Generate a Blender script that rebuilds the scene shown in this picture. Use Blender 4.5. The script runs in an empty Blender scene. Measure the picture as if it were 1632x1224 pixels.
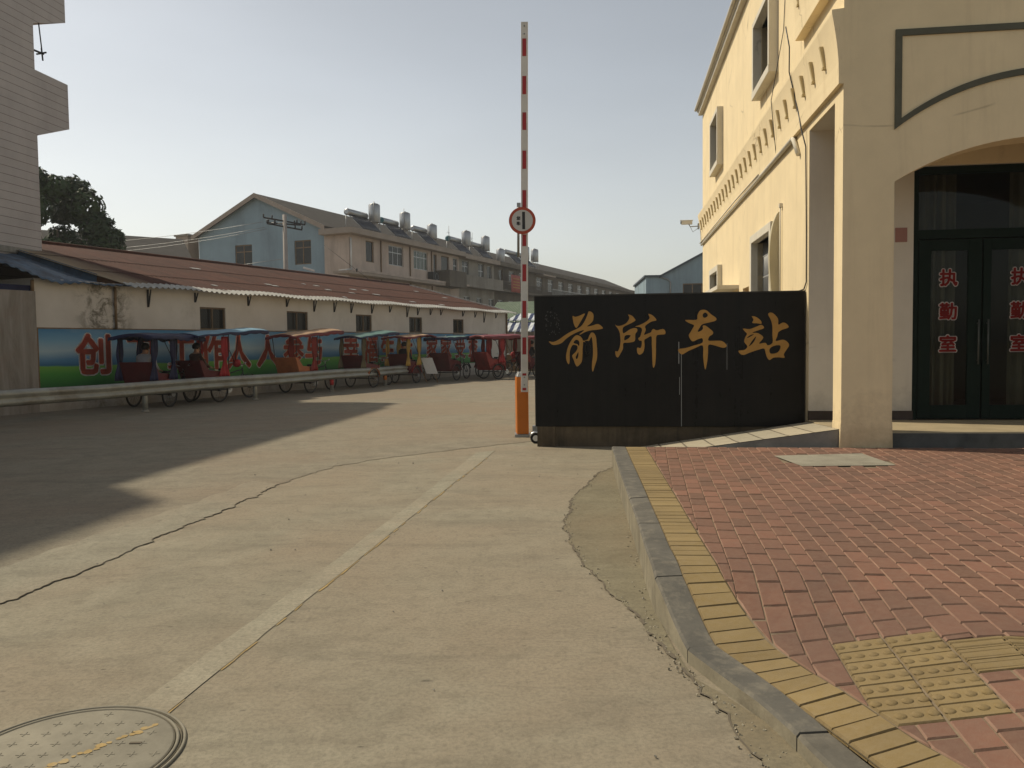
import bpy, bmesh, math, random
from mathutils import Vector, Matrix, Quaternion
random.seed(7)
SC = bpy.context.scene
COL = SC.collection
PI = math.pi
R = math.radians

# ------------------------------------------------------------------ camera
F_PX, W_PX = 1300.0, 1632.0
pitch, roll, EYE = math.atan(64 / F_PX), R(0.7), 1.5
fwd = Vector((0, math.cos(pitch), -math.sin(pitch)))
rt0 = Vector((1, 0, 0)); up0 = rt0.cross(fwd)
rt = math.cos(roll) * rt0 - math.sin(roll) * up0
up = math.cos(roll) * up0 + math.sin(roll) * rt0
cam = bpy.data.cameras.new('camera'); camo = bpy.data.objects.new('camera', cam); COL.objects.link(camo)
m = Matrix((rt, up, -fwd)).transposed().to_4x4(); m.translation = Vector((0, 0, EYE)); camo.matrix_world = m
cam.sensor_width = 36.0; cam.lens = 36.0 * F_PX / W_PX; cam.clip_start = 0.05; cam.clip_end = 3000
SC.camera = camo

# ------------------------------------------------------------------ sky, sun, exposure
SUN_DIR = Vector((0.958, -0.43, -1.15)).normalized()        # direction the light travels
SUN_EL = math.asin(-SUN_DIR.z); SUN_AZ = math.atan2(-SUN_DIR.x, -SUN_DIR.y)
wd = bpy.data.worlds.new('World'); SC.world = wd; wd.use_nodes = True
nt = wd.node_tree; bg = nt.nodes['Background']
sky = nt.nodes.new('ShaderNodeTexSky'); sky.sky_type = 'NISHITA'; sky.sun_disc = False
sky.sun_elevation = SUN_EL; sky.sun_rotation = SUN_AZ
sky.air_density = 1.0; sky.dust_density = 1.5; sky.ozone_density = 1.0; sky.altitude = 0
hs = nt.nodes.new('ShaderNodeHueSaturation'); hs.inputs['Saturation'].default_value = 0.46
nt.links.new(sky.outputs[0], hs.inputs['Color']); tn = nt.nodes.new('ShaderNodeMix'); tn.data_type = 'RGBA'; tn.blend_type = 'MULTIPLY'; tn.inputs[0].default_value = 1.0; tn.inputs[7].default_value = (1.04, 1.01, 0.935, 1)
nt.links.new(hs.outputs[0], tn.inputs[6]); # bright hazy horizon, dimmer zenith
tc = nt.nodes.new('ShaderNodeTexCoord'); sx_ = nt.nodes.new('ShaderNodeSeparateXYZ'); nt.links.new(tc.outputs['Generated'], sx_.inputs[0])
rp_ = nt.nodes.new('ShaderNodeValToRGB'); nt.links.new(sx_.outputs[2], rp_.inputs[0]); e_ = rp_.color_ramp.elements
e_[0].position = 0.0; e_[0].color = (1.15, 1.12, 1.08, 1); e_[1].position = 0.75; e_[1].color = (0.74, 0.74, 0.74, 1); e2_ = e_.new(0.30); e2_.color = (1.0, 1.0, 1.0, 1)
tm = nt.nodes.new('ShaderNodeMix'); tm.data_type = 'RGBA'; tm.blend_type = 'MULTIPLY'; tm.inputs[0].default_value = 1.0
nt.links.new(tn.outputs[2], tm.inputs[6]); nt.links.new(rp_.outputs[0], tm.inputs[7]); 
cn_ = nt.nodes.new('ShaderNodeTexNoise'); cn_.inputs['Scale'].default_value = 1.6; cn_.inputs['Detail'].default_value = 5; mp_ = nt.nodes.new('ShaderNodeMapping'); mp_.inputs['Scale'].default_value = (1, 1, 3.5)
nt.links.new(tc.outputs['Generated'], mp_.inputs[0]); nt.links.new(mp_.outputs[0], cn_.inputs['Vector'])
mr_ = nt.nodes.new('ShaderNodeMapRange'); mr_.inputs[1].default_value = 0.3; mr_.inputs[2].default_value = 0.7; mr_.inputs[3].default_value = 0.94; mr_.inputs[4].default_value = 1.05; nt.links.new(cn_.outputs['Fac'], mr_.inputs[0])
tk_ = nt.nodes.new('ShaderNodeVectorMath'); tk_.operation = 'SCALE'; nt.links.new(tm.outputs[2], tk_.inputs[0]); nt.links.new(mr_.outputs[0], tk_.inputs['Scale']); nt.links.new(tk_.outputs[0], bg.inputs['Color'])
bg.inputs['Strength'].default_value = 0.122
sl = bpy.data.lights.new('sun', 'SUN'); so = bpy.data.objects.new('sun', sl); COL.objects.link(so)
sl.energy = 3.65; sl.angle = R(0.9); sl.color = (1.0, 0.885, 0.69)
so.rotation_euler = SUN_DIR.to_track_quat('-Z', 'Y').to_euler(); so.location = (-20, 10, 30)
SC.view_settings.view_transform = 'Standard'; SC.view_settings.look = 'None'
SC.view_settings.exposure = 0.05; SC.view_settings.gamma = 1.0
SC.render.engine = 'CYCLES'
SC.cycles.use_denoising = True
SC.cycles.max_bounces = 6; SC.cycles.diffuse_bounces = 3; SC.cycles.glossy_bounces = 3
SC.cycles.transmission_bounces = 6; SC.cycles.transparent_max_bounces = 12
SC.cycles.sample_clamp_indirect = 4.0

# ------------------------------------------------------------------ materials
class NG:
    def __init__(s, name):
        s.m = bpy.data.materials.new(name); s.m.use_nodes = True; s.t = s.m.node_tree
        s.b = s.t.nodes['Principled BSDF']; s.out = s.t.nodes['Material Output']; s._co = None
    def n(s, typ, **kw):
        nd = s.t.nodes.new(typ)
        for k, v in kw.items(): setattr(nd, k, v)
        return nd
    def l(s, a, b): s.t.links.new(a, b)
    def co(s):
        if s._co is None: s._co = s.n('ShaderNodeTexCoord').outputs['Object']
        return s._co
    def mapped(s, scale=(1, 1, 1), rot=(0, 0, 0), loc=(0, 0, 0)):
        mp = s.n('ShaderNodeMapping'); s.l(s.co(), mp.inputs['Vector'])
        mp.inputs['Scale'].default_value = scale; mp.inputs['Rotation'].default_value = rot; mp.inputs['Location'].default_value = loc
        return mp.outputs[0]
    def noise(s, scale, detail=5, rough=0.6, vec=None, dist=0.0):
        nd = s.n('ShaderNodeTexNoise'); nd.inputs['Scale'].default_value = scale; nd.inputs['Detail'].default_value = detail
        nd.inputs['Roughness'].default_value = rough; nd.inputs['Distortion'].default_value = dist
        s.l(vec if vec is not None else s.co(), nd.inputs['Vector']); return nd.outputs['Fac']
    def ramp(s, fac, stops):
        nd = s.n('ShaderNodeValToRGB'); e = nd.color_ramp.elements
        while len(e) < len(stops): e.new(0.5)
        for i, (p, c) in enumerate(stops):
            e[i].position = p; e[i].color = (c, c, c, 1) if not hasattr(c, '__len__') else (*c[:3], 1)
        s.l(fac, nd.inputs[0]); return nd.outputs[0]
    def mix(s, fac, a, b, typ='MIX'):
        nd = s.n('ShaderNodeMix', data_type='RGBA', blend_type=typ)
        for sock, v in ((nd.inputs[0], fac), (nd.inputs[6], a), (nd.inputs[7], b)):
            if hasattr(v, 'is_output'): s.l(v, sock)
            elif hasattr(v, '__len__'): sock.default_value = (*v[:3], 1)
            else: sock.default_value = v
        return nd.outputs[2]
    def math(s, op, a, b=0.0, c=0.0):
        nd = s.n('ShaderNodeMath', operation=op)
        for i, v in enumerate((a, b, c)):
            if hasattr(v, 'is_output'): s.l(v, nd.inputs[i])
            else: nd.inputs[i].default_value = v
        return nd.outputs[0]
    def sep(s, vec=None):
        nd = s.n('ShaderNodeSeparateXYZ'); s.l(vec if vec is not None else s.co(), nd.inputs[0]); return nd.outputs
    def col(s, v):
        if hasattr(v, 'is_output'): s.l(v, s.b.inputs['Base Color'])
        else: s.b.inputs['Base Color'].default_value = (*v[:3], 1)
    def rough(s, v):
        if hasattr(v, 'is_output'): s.l(v, s.b.inputs['Roughness'])
        else: s.b.inputs['Roughness'].default_value = v
    def spec(s, v): s.b.inputs['Specular IOR Level'].default_value = v
    def metal(s, v): s.b.inputs['Metallic'].default_value = v
    def bump(s, h, strength=0.3, dist=0.01):
        nd = s.n('ShaderNodeBump'); nd.inputs['Strength'].default_value = strength; nd.inputs['Distance'].default_value = dist
        s.l(h, nd.inputs['Height']); s.l(nd.outputs[0], s.b.inputs['Normal'])

def std(name, c, rough=0.75, var=0.25, scale=2.5, bump=0.15, bscale=60, spec=0.3, metal=0.0, dirt=None, dirt_amt=0.0, dscale=1.2, streak=False):
    g = NG(name)
    nz = g.noise(scale, 6, 0.65)
    lo = tuple(x * (1 - var) for x in c); hi = tuple(min(1, x * (1 + var * 0.7)) for x in c)
    cc = g.mix(g.ramp(nz, [(0.3, 0.0), (0.7, 1.0)]), lo, hi)
    if dirt is not None:
        vec = g.mapped((dscale, dscale, dscale * (0.12 if streak else 1)))
        d = g.noise(1.6, 8, 0.7, vec, 0.3)
        cc = g.mix(g.ramp(d, [(0.48, 0.0), (0.72, dirt_amt)]), cc, dirt)
    g.col(cc); g.rough(rough); g.spec(spec); g.metal(metal)
    if bump: g.bump(g.noise(bscale, 4, 0.6), bump, 0.01)
    return g.m

def flatm(name, c, rough=0.6, spec=0.3, metal=0.0):
    g = NG(name); g.col(c); g.rough(rough); g.spec(spec); g.metal(metal); return g.m

# ------------------------------------------------------------------ mesh helpers
class MB:
    def __init__(s): s.v = []; s.f = []; s.mi = []; s.sm = []; s.cur = 0; s.smooth = False
    def add(s, vs, fs, M=None):
        o = len(s.v)
        for p in vs:
            p = Vector(p); s.v.append(M @ p if M is not None else p)
        for f in fs: s.f.append(tuple(i + o for i in f)); s.mi.append(s.cur); s.sm.append(s.smooth)
    def hexa(s, c, M=None):
        s.add(c, [(0, 3, 2, 1), (4, 5, 6, 7), (0, 1, 5, 4), (1, 2, 6, 5), (2, 3, 7, 6), (3, 0, 4, 7)], M)
    def box(s, x0, x1, y0, y1, z0, z1, M=None):
        s.hexa([(x0, y0, z0), (x1, y0, z0), (x1, y1, z0), (x0, y1, z0), (x0, y0, z1), (x1, y0, z1), (x1, y1, z1), (x0, y1, z1)], M)
    def fbox(s, fm, s0, s1, z0, z1, d0, d1):
        s.hexa([fm(s0, z0, d0), fm(s1, z0, d0), fm(s1, z0, d1), fm(s0, z0, d1), fm(s0, z1, d0), fm(s1, z1, d0), fm(s1, z1, d1), fm(s0, z1, d1)])
    def quad(s, a, b, c, d): s.add([a, b, c, d], [(0, 1, 2, 3)])
    def tube(s, pts, r, n=8, caps=True, closed=False):
        pts = [Vector(p) for p in pts]; k = len(pts); rs = r if hasattr(r, '__len__') else [r] * k
        o = len(s.v); prev = None
        for i, p in enumerate(pts):
            if closed: t = pts[(i + 1) % k] - pts[i - 1]
            else: t = pts[min(i + 1, k - 1)] - pts[max(i - 1, 0)]
            t.normalize()
            if prev is None:
                a = Vector((0, 0, 1)) if abs(t.z) < 0.9 else Vector((1, 0, 0)); u = t.cross(a).normalized()
            else: u = (prev - t * prev.dot(t)).normalized()
            prev = u; w = t.cross(u)
            for j in range(n):
                an = 2 * PI * j / n; s.v.append(p + (u * math.cos(an) + w * math.sin(an)) * rs[i])
        for i in range(k if closed else k - 1):
            for j in range(n):
                a = o + i * n; b = o + ((i + 1) % k) * n
                s.f.append((a + j, a + (j + 1) % n, b + (j + 1) % n, b + j)); s.mi.append(s.cur); s.sm.append(True)
        if caps and not closed:
            s.f.append(tuple(o + j for j in reversed(range(n)))); s.mi.append(s.cur); s.sm.append(False)
            s.f.append(tuple(o + (k - 1) * n + j for j in range(n))); s.mi.append(s.cur); s.sm.append(False)
    def lathe(s, prof, M=None, n=16):
        o = len(s.v); k = len(prof)
        for r_, z in prof:
            for j in range(n):
                p = Vector((r_ * math.cos(2 * PI * j / n), r_ * math.sin(2 * PI * j / n), z)); s.v.append(M @ p if M is not None else p)
        for i in range(k - 1):
            for j in range(n):
                s.f.append((o + i * n + j, o + i * n + (j + 1) % n, o + (i + 1) * n + (j + 1) % n, o + (i + 1) * n + j)); s.mi.append(s.cur); s.sm.append(True)
        s.f.append(tuple(o + j for j in reversed(range(n)))); s.mi.append(s.cur); s.sm.append(False)
        s.f.append(tuple(o + (k - 1) * n + j for j in range(n))); s.mi.append(s.cur); s.sm.append(False)
    def prism(s, poly, f0, f1):
        """poly of 2D points, f0/f1 map (a,b) to the front / back 3D point"""
        n = len(poly); vs = [f0(*p) for p in poly] + [f1(*p) for p in poly]
        s.add(vs, [tuple(range(n)), tuple(range(2 * n - 1, n - 1, -1))] + [(i, i + n, (i + 1) % n + n, (i + 1) % n) for i in range(n)])
    def grid(s, fn, nu, nv):
        o = len(s.v)
        for i in range(nu + 1):
            for j in range(nv + 1): s.v.append(Vector(fn(i / nu, j / nv)))
        for i in range(nu):
            for j in range(nv):
                a = o + i * (nv + 1) + j; s.f.append((a, a + 1, a + nv + 2, a + nv + 1)); s.mi.append(s.cur); s.sm.append(s.smooth)
    def wall(s, fm, s0, s1, z0, z1, holes=(), depth=0.2):
        ss = sorted({s0, s1, *[h[0] for h in holes], *[h[1] for h in holes]}); zs = sorted({z0, z1, *[h[2] for h in holes], *[h[3] for h in holes]})
        ss = [x for x in ss if s0 <= x <= s1]; zs = [x for x in zs if z0 <= x <= z1]
        def hol(a, b): return any(h[0] < a < h[1] and h[2] < b < h[3] for h in holes)
        for i in range(len(ss) - 1):
            for j in range(len(zs) - 1):
                if not hol((ss[i] + ss[i + 1]) / 2, (zs[j] + zs[j + 1]) / 2):
                    s.quad(fm(ss[i], zs[j], 0), fm(ss[i + 1], zs[j], 0), fm(ss[i + 1], zs[j + 1], 0), fm(ss[i], zs[j + 1], 0))
        for a, b, c, d in holes:
            s.quad(fm(a, c, 0), fm(a, d, 0), fm(a, d, depth), fm(a, c, depth)); s.quad(fm(b, c, 0), fm(b, d, 0), fm(b, d, depth), fm(b, c, depth))
            s.quad(fm(a, c, 0), fm(b, c, 0), fm(b, c, depth), fm(a, c, depth)); s.quad(fm(a, d, 0), fm(b, d, 0), fm(b, d, depth), fm(a, d, depth))
    def build(s, name, mat, parent=None, bevel=0.0, tone=None, solid=0.0):
        me = bpy.data.meshes.new(name); me.from_pydata([tuple(p) for p in s.v], [], s.f)
        for mm in (mat if isinstance(mat, (list, tuple)) else [mat]): me.materials.append(mm)
        me.polygons.foreach_set('material_index', s.mi); me.polygons.foreach_set('use_smooth', s.sm)
        if tone is not None:
            at = me.attributes.new('tone', 'FLOAT', 'FACE'); at.data.foreach_set('value', tone)
        me.update()
        bm = bmesh.new(); bm.from_mesh(me); bmesh.ops.recalc_face_normals(bm, faces=bm.faces); bm.to_mesh(me); bm.free()
        o = bpy.data.objects.new(name, me); COL.objects.link(o)
        if parent is not None: o.parent = parent
        if bevel:
            b = o.modifiers.new('bevel', 'BEVEL'); b.width = bevel; b.segments = 2; b.limit_method = 'ANGLE'; b.angle_limit = R(40)
        if solid:
            sm = o.modifiers.new('solid', 'SOLIDIFY'); sm.thickness = solid
        return o

def tag(o, label, cat, group=None):
    o['label'] = label; o['category'] = cat
    if group: o['group'] = group
    return o
def struct(o, kind='structure'): o['kind'] = kind; return o
def thing(name, label, cat, loc=(0, 0, 0), rz=0.0, group=None):
    o = bpy.data.objects.new(name, None); COL.objects.link(o); o.location = loc; o.rotation_euler = (0, 0, rz)
    o.empty_display_size = 0.3
    return tag(o, label, cat, group)
def copy_tree(o, parent=None):
    c = o.copy(); COL.objects.link(c)
    if parent is not None: c.parent = parent
    for ch in [x for x in o.children]: copy_tree(ch, c)
    return c
def FY(x0=0.0, y0=0.0, sgn=1): return lambda s_, z, d: (x0 + s_, y0 + sgn * d, z)      # wall along x, depth towards +y
def FX(x0=0.0, y0=0.0, sgn=1): return lambda s_, z, d: (x0 + sgn * d, y0 + s_, z)      # wall along y, depth towards +x

def curve_mesh(name, polys, extrude, mat, fm, parent):
    """flat lettering from outlines (holes by even-odd fill), placed with fm(a, b, d)"""
    cu = bpy.data.curves.new(name, 'CURVE'); cu.dimensions = '2D'; cu.fill_mode = 'BOTH'; cu.extrude = extrude
    for p in polys:
        sp = cu.splines.new('POLY'); sp.points.add(len(p) - 1); sp.use_cyclic_u = True
        for i, (a, b) in enumerate(p): sp.points[i].co = (a, b, 0, 1)
    return _bake(cu, name, mat, fm, parent)
def text_mesh(name, body, size, mat, fm, parent, extrude=0.002, offset=0.0, n=10):
    """one character; a heavier stroke is stamped from shifted copies, each a hair deeper than the last"""
    cu = bpy.data.curves.new(name, 'FONT'); cu.body = body; cu.size = size; cu.extrude = extrude; cu.offset = offset
    cu.align_x = 'CENTER'; cu.align_y = 'CENTER'; cu.resolution_u = 2; cu.offset = 0.0
    o = _bake(cu, name, mat, lambda x, y, d: (x, y, d), parent)
    vs = [v.co.copy() for v in o.data.vertices]; fs = [tuple(p.vertices) for p in o.data.polygons]; old = o.data
    sh = [(0.0, 0.0)] + ([(offset * math.cos(2 * PI * k / n), offset * math.sin(2 * PI * k / n)) for k in range(n)] if offset else [])
    if offset > 0.05 * size: sh += [(offset * .5 * math.cos(2 * PI * k / 6), offset * .5 * math.sin(2 * PI * k / 6)) for k in range(6)]
    V, F = [], []
    for k, (dx, dy) in enumerate(sh):
        o0 = len(V); V += [fm(v.x + dx, v.y + dy, v.z + 0.00006 * size * k) for v in vs]; F += [tuple(i + o0 for i in f) for f in fs]
    me = bpy.data.meshes.new(name); me.from_pydata([tuple(v) for v in V], [], F); me.materials.append(mat); o.data = me; bpy.data.meshes.remove(old)
    return o
def _bake(cu, name, mat, fm, parent):
    o = bpy.data.objects.new(name, cu); COL.objects.link(o); bpy.context.view_layer.update()
    dg = bpy.context.evaluated_depsgraph_get(); me = bpy.data.meshes.new_from_object(o.evaluated_get(dg))
    bpy.data.objects.remove(o); bpy.data.curves.remove(cu)
    for v in me.vertices: v.co = Vector(fm(v.co.x, v.co.y, -v.co.z))
    me.materials.clear(); me.materials.append(mat); me.name = name
    r = bpy.data.objects.new(name, me); COL.objects.link(r); r.parent = parent
    return r

def smooth_poly(p, k=3):
    out = []; n = len(p)
    for i in range(n):
        a, b, c, d = p[i - 1], p[i], p[(i + 1) % n], p[(i + 2) % n]
        for j in range(k):
            t = j / k
            out.append(tuple(0.5 * ((2 * b[q]) + (-a[q] + c[q]) * t + (2 * a[q] - 5 * b[q] + 4 * c[q] - d[q]) * t * t + (-a[q] + 3 * b[q] - 3 * c[q] + d[q]) * t ** 3) for q in (0, 1)))
    return out

# ------------------------------------------------------------------ shared materials
M = {}
M['black_metal'] = std('black metal', (0.02, 0.02, 0.022), 0.5, 0.3, 8, 0.05, spec=0.4)
M['grey_metal'] = std('galvanised metal', (0.30, 0.31, 0.31), 0.45, 0.2, 6, 0.05, spec=0.5, metal=0.6, dirt=(0.16, 0.13, 0.10), dirt_amt=0.6)
M['white_paint'] = std('white paint', (0.66, 0.65, 0.62), 0.5, 0.08, 5, 0.04, dirt=(0.4, 0.37, 0.32), dirt_amt=0.4)
M['red_paint'] = std('red paint', (0.42, 0.03, 0.03), 0.45, 0.15, 5, 0.03)
M['orange_paint'] = std('orange paint', (0.55, 0.16, 0.015), 0.45, 0.1, 4, 0.04, dirt=(0.3, 0.12, 0.04), dirt_amt=0.35, streak=True, dscale=4)
M['glass_dark'] = flatm('dark window glass', (0.012, 0.014, 0.015), 0.10, 0.22)
M['glass_green'] = flatm('green window glass', (0.02, 0.045, 0.03), 0.08, 0.5)
M['alu'] = std('aluminium', (0.45, 0.46, 0.46), 0.4, 0.1, 5, 0.03, metal=0.3)
M['steel'] = std('stainless steel', (0.60, 0.61, 0.62), 0.28, 0.1, 4, 0.02, metal=0.9)
M['concrete'] = std('old concrete', (0.26, 0.25, 0.22), 0.9, 0.25, 1.5, 0.3, 45, dirt=(0.10, 0.09, 0.08), dirt_amt=0.7)
M['rubber'] = std('rubber', (0.02, 0.019, 0.018), 0.8, 0.3, 20, 0.1)
M['wood'] = std('worn wood', (0.20, 0.13, 0.07), 0.7, 0.3, 6, 0.1)

# ================================================================== GROUND
def sstep(a, b, x):
    t = max(0.0, min(1.0, (x - a) / (b - a))); return t * t * (3 - 2 * t)
O2 = Vector((1.437, 3.64)); PW, PL = 0.110, 0.115
ax, bx_ = Vector((0.165, 0.986)).normalized(), Vector((0.986, -0.165)).normalized()
def hpav(x, y):                                   # pavement surface: 0.235 m, sinking to a dropped kerb at the near corner
    d = Vector((x - 1.447, y - 3.688)); b = d.dot(bx_); a = d.dot(ax)
    return 0.235 - max(0.0, min(0.165, (0.62 - b) * 0.185)) * (1 - sstep(-0.1, 0.85, a))

def road_mat(name, tint=(1, 1, 1), seed=0.0, stains=1.0):
    g = NG(name)
    vec = g.mapped((1, 1, 1), loc=(seed, seed * 1.7, 0))
    big = g.noise(0.33, 5, 0.6, vec, 0.5)
    mid = g.noise(2.1, 9, 0.75, vec, 0.6)
    fine = g.noise(48, 4, 0.7, vec)
    grit = g.noise(210, 2, 0.6, vec)
    sw = g.noise(1.0, 8, 0.72, g.mapped((0.8, 3.0, 1), rot=(0, 0, 0.18), loc=(seed, 0, 0)), 0.7)
    sc = lambda c: tuple(x * y for x, y in zip(c, tint))
    c = g.mix(g.ramp(mid, [(0.24, 0), (0.76, 1)]), sc((0.205, 0.183, 0.134)), sc((0.355, 0.321, 0.240)))
    c = g.mix(g.ramp(big, [(0.42, 0.0), (0.60, 0.75)]), c, sc((0.285, 0.232, 0.166)))
    c = g.mix(g.ramp(sw, [(0.50, 0.0), (0.74, 0.48 * stains)]), c, sc((0.13, 0.115, 0.088)))
    c = g.mix(g.ramp(fine, [(0.42, 0.0), (0.78, 0.5)]), c, (0.09, 0.083, 0.066))
    c = g.mix(g.ramp(g.noise(11, 6, 0.75, vec, 0.4), [(0.50, 0.0), (0.72, 0.42)]), c, sc((0.12, 0.105, 0.078)))
    c = g.mix(g.ramp(grit, [(0.62, 0.0), (0.80, 0.5)]), c, (0.36, 0.33, 0.26))
    wob = g.n('ShaderNodeTexNoise'); wob.inputs['Scale'].default_value = 3.0; g.l(vec, wob.inputs['Vector'])
    for scl, r0, r1, amt in ((1.5, 0.030, 0.055, 0.6), (4.3, 0.045, 0.075, 0.55)):
        wv = g.mix(0.05, g.mapped((1.0, 1.9, 1), rot=(0, 0, 0.3), loc=(seed + scl, scl, 0)), wob.outputs['Color'])
        vo = g.n('ShaderNodeTexVoronoi'); vo.inputs['Scale'].default_value = scl; g.l(wv, vo.inputs['Vector'])
        cs = g.n('ShaderNodeSeparateColor'); g.l(vo.outputs['Color'], cs.inputs[0])
        on_ = g.math('GREATER_THAN', cs.outputs[0], 0.5)
        c = g.mix(g.math('MULTIPLY', g.math('MULTIPLY', g.ramp(vo.outputs['Distance'], [(r0, 1.0), (r1, 0.0)]), on_), amt * stains), c, (0.045, 0.042, 0.037))
    g.col(c); g.rough(0.92); g.spec(0.2)
    hgt = g.math('ADD', g.math('MULTIPLY', fine, 0.6), g.math('ADD', mid, g.math('MULTIPLY', grit, 0.25)))
    g.bump(hgt, 0.35, 0.012)
    return g.m
M['road'] = road_mat('road concrete')
M['slab'] = road_mat('pale road concrete', (1.0, 1.03, 1.06), 5.3, 0.8)
M['far_slab'] = road_mat('far road concrete', (0.90, 0.89, 0.90), 11.3, 0.9)
M['apron'] = road_mat('apron mortar', (0.76, 0.75, 0.68), 2.1, 0.7)
M['strip'] = road_mat('strip concrete', (1.13, 1.17, 1.19), 8.1, 0.9)
M['crack'] = flatm('crack dark', (0.145, 0.125, 0.095), 0.95, 0.1)
M['yellow_line'] = std('worn yellow line paint', (0.40, 0.285, 0.12), 0.85, 0.3, 9, 0.1, dirt=(0.30, 0.27, 0.2), dirt_amt=0.9, dscale=5)

mb = MB(); mb.quad((-900, -300, 0), (900, -300, 0), (900, 1600, 0), (-900, 1600, 0))
struct(mb.build('road', M['road']))

def jag(path, step=0.06, amp=0.02, seed=1):
    rnd = random.Random(seed); out = []; off = 0.0
    for i in range(len(path) - 1):
        a, b = Vector(path[i]), Vector(path[i + 1]); L = (b - a).length; n = max(1, int(L / step)); t = (b - a).normalized(); nrm = Vector((-t.y, t.x))
        for k in range(n):
            off = off * 0.80 + rnd.uniform(-amp, amp) * (1.0 if rnd.random() < .8 else 2.2); out.append(a + (b - a) * (k / n) + nrm * off)
    out.append(Vector(path[-1])); return out
def ribbon(name, pts, wfun, z, mat, seed=2):
    rnd = random.Random(seed); mb = MB(); L = []; Rr = []
    for i, p in enumerate(pts):
        t = (pts[min(i + 1, len(pts) - 1)] - pts[max(i - 1, 0)]).normalized(); nrm = Vector((-t.y, t.x)); w = wfun(i / (len(pts) - 1)) * rnd.uniform(0.35, 1.35)
        L.append((p + nrm * w / 2).to_3d() + Vector((0, 0, z))); Rr.append((p - nrm * w / 2).to_3d() + Vector((0, 0, z)))
    gap = 0
    for i in range(len(pts) - 1):
        gap = gap - 1 if gap > 0 else (rnd.randint(1, 4) if rnd.random() < 0.12 else 0)
        if gap == 0: mb.quad(L[i], L[i + 1], Rr[i + 1], Rr[i])
    return struct(mb.build(name, mat))
def poly_sheet(name, pts, z, mat):
    mb = MB(); mb.add([(p[0], p[1], z) for p in pts], [tuple(range(len(pts)))])
    o = mb.build(name, mat); bm = bmesh.new(); bm.from_mesh(o.data); bmesh.ops.triangulate(bm, faces=bm.faces); bm.to_mesh(o.data); bm.free(); return struct(o)

crackpath = [(-4.6, 1.6), (-3.6, 3.9), (-3.027, 4.729), (-2.876, 5.691), (-2.70, 7.2), (-2.564, 8.527), (-2.255, 10.134), (-1.65, 10.85), (-1.033, 11.386), (0.171, 12.359)]
jp = jag(crackpath, 0.035, 0.016, 4)
poly_sheet('far_slab', [tuple(p) for p in jp] + [(3.0, 14.5), (4, 60), (-5, 60), (-13, 30), (-13, 1.6)], 0.004, M['far_slab'])
ribbon('road_crack', jp[:len(jp) * 5 // 8], lambda t: 0.010 * (0.4 + 0.6 * math.sin(t * 21) ** 2), 0.0085, M['crack'], 3)
ribbon('road_crack', jp[len(jp) * 5 // 8:], lambda t: 0.005 * (1 - 0.5 * t), 0.0085, M['crack'], 5)
pale = [tuple(p) for p in jp[8:len(jp) * 5 // 8]]
rp = random.Random(3)
poly_sheet('pale_slab_edge', pale + [(p[0] - (0.9 - 0.55 * i / len(pale)) + rp.uniform(-0.03, 0.03), p[1] + 0.25) for i, p in reversed(list(enumerate(pale)))][::3], 0.0065, M['slab'])
ribbon('road_crack', jag([(-5.4, 8.0), (-4.4, 8.55), (-3.6, 8.62), (-2.75, 8.45)], 0.06, 0.012, 9), lambda t: 0.006, 0.0085, M['crack'], 6)
# light patched strip with a worn yellow edge
la = jag([(-0.50, 11.25), (-1.09, 6.75), (-1.545, 3.7), (-1.62, 3.2)], 0.12, 0.004, 21); lb_ = jag([(-0.245, 11.42), (-1.03, 6.12), (-1.375, 3.72), (-1.44, 3.25)], 0.12, 0.003, 22)
poly_sheet('road_strip', [tuple(p) for p in la] + [tuple(p) for p in reversed(lb_)], 0.004, M['strip'])
mb = MB(); rnd = random.Random(5)
for i in range(len(lb_) - 1):
    if rnd.random() < 0.6:
        w = rnd.uniform(0.008, 0.022); a, b = lb_[i], lb_[i + 1]
        mb.quad((a.x + 0.004, a.y, 0.004), (b.x + 0.004, b.y, 0.004), (b.x + w, b.y, 0.004), (a.x + w * rnd.uniform(0.6, 1.1), a.y, 0.004))
struct(mb.build('yellow_line', M['yellow_line']))
# mortar apron along the kerb
ap = jag([(1.20, 9.75), (0.95, 9.1), (0.72, 8.35), (0.574, 7.646), (0.44, 6.8), (0.399, 5.977), (0.50, 5.3), (0.616, 4.647), (0.70, 4.05), (0.78, 3.51), (0.86, 3.05), (0.93, 2.6), (1.0, 1.9)], 0.05, 0.014, 12)
kerbfoot = [(1.19, 1.9), (1.03, 2.65), (0.95, 3.13), (0.86, 3.36), (0.76, 3.57), (0.745, 3.9), (0.75, 4.34), (0.80, 4.92), (0.865, 5.65), (0.93, 6.55), (1.03, 7.82), (1.20, 9.75)]
poly_sheet('mortar_apron', [tuple(p) for p in ap] + [(x + 0.03, y) for x, y in kerbfoot], 0.006, M['apron'])
ribbon('road_crack', ap, lambda t: 0.008 + 0.015 * abs(math.sin(t * 15)), 0.0085, M['crack'], 8)
M['rubble'] = std('mortar crumbs', (0.33, 0.30, 0.23), 0.95, 0.4, 30, 0.4)
mb = MB(); rnd = random.Random(11)
def crumb(x, y, r):
    q = Quaternion((rnd.random(), rnd.random(), rnd.random()), rnd.uniform(0, 6)).to_matrix().to_4x4(); q.translation = (x, y, r * 0.4 + 0.005)
    mb.hexa([Vector(c) * r * rnd.uniform(0.6, 1.1) for c in [(-1, -1, -.6), (1, -1, -.6), (1, 1, -.6), (-1, 1, -.6), (-.7, -.7, .6), (.7, -.7, .6), (.7, .7, .6), (-.7, .7, .6)]], q)
for p in ap:
    for k in range(3):
        if rnd.random() < 0.8: crumb(p.x + rnd.gauss(0.015, 0.02), p.y + rnd.gauss(0, 0.02), rnd.uniform(0.002, 0.0065))
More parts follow.
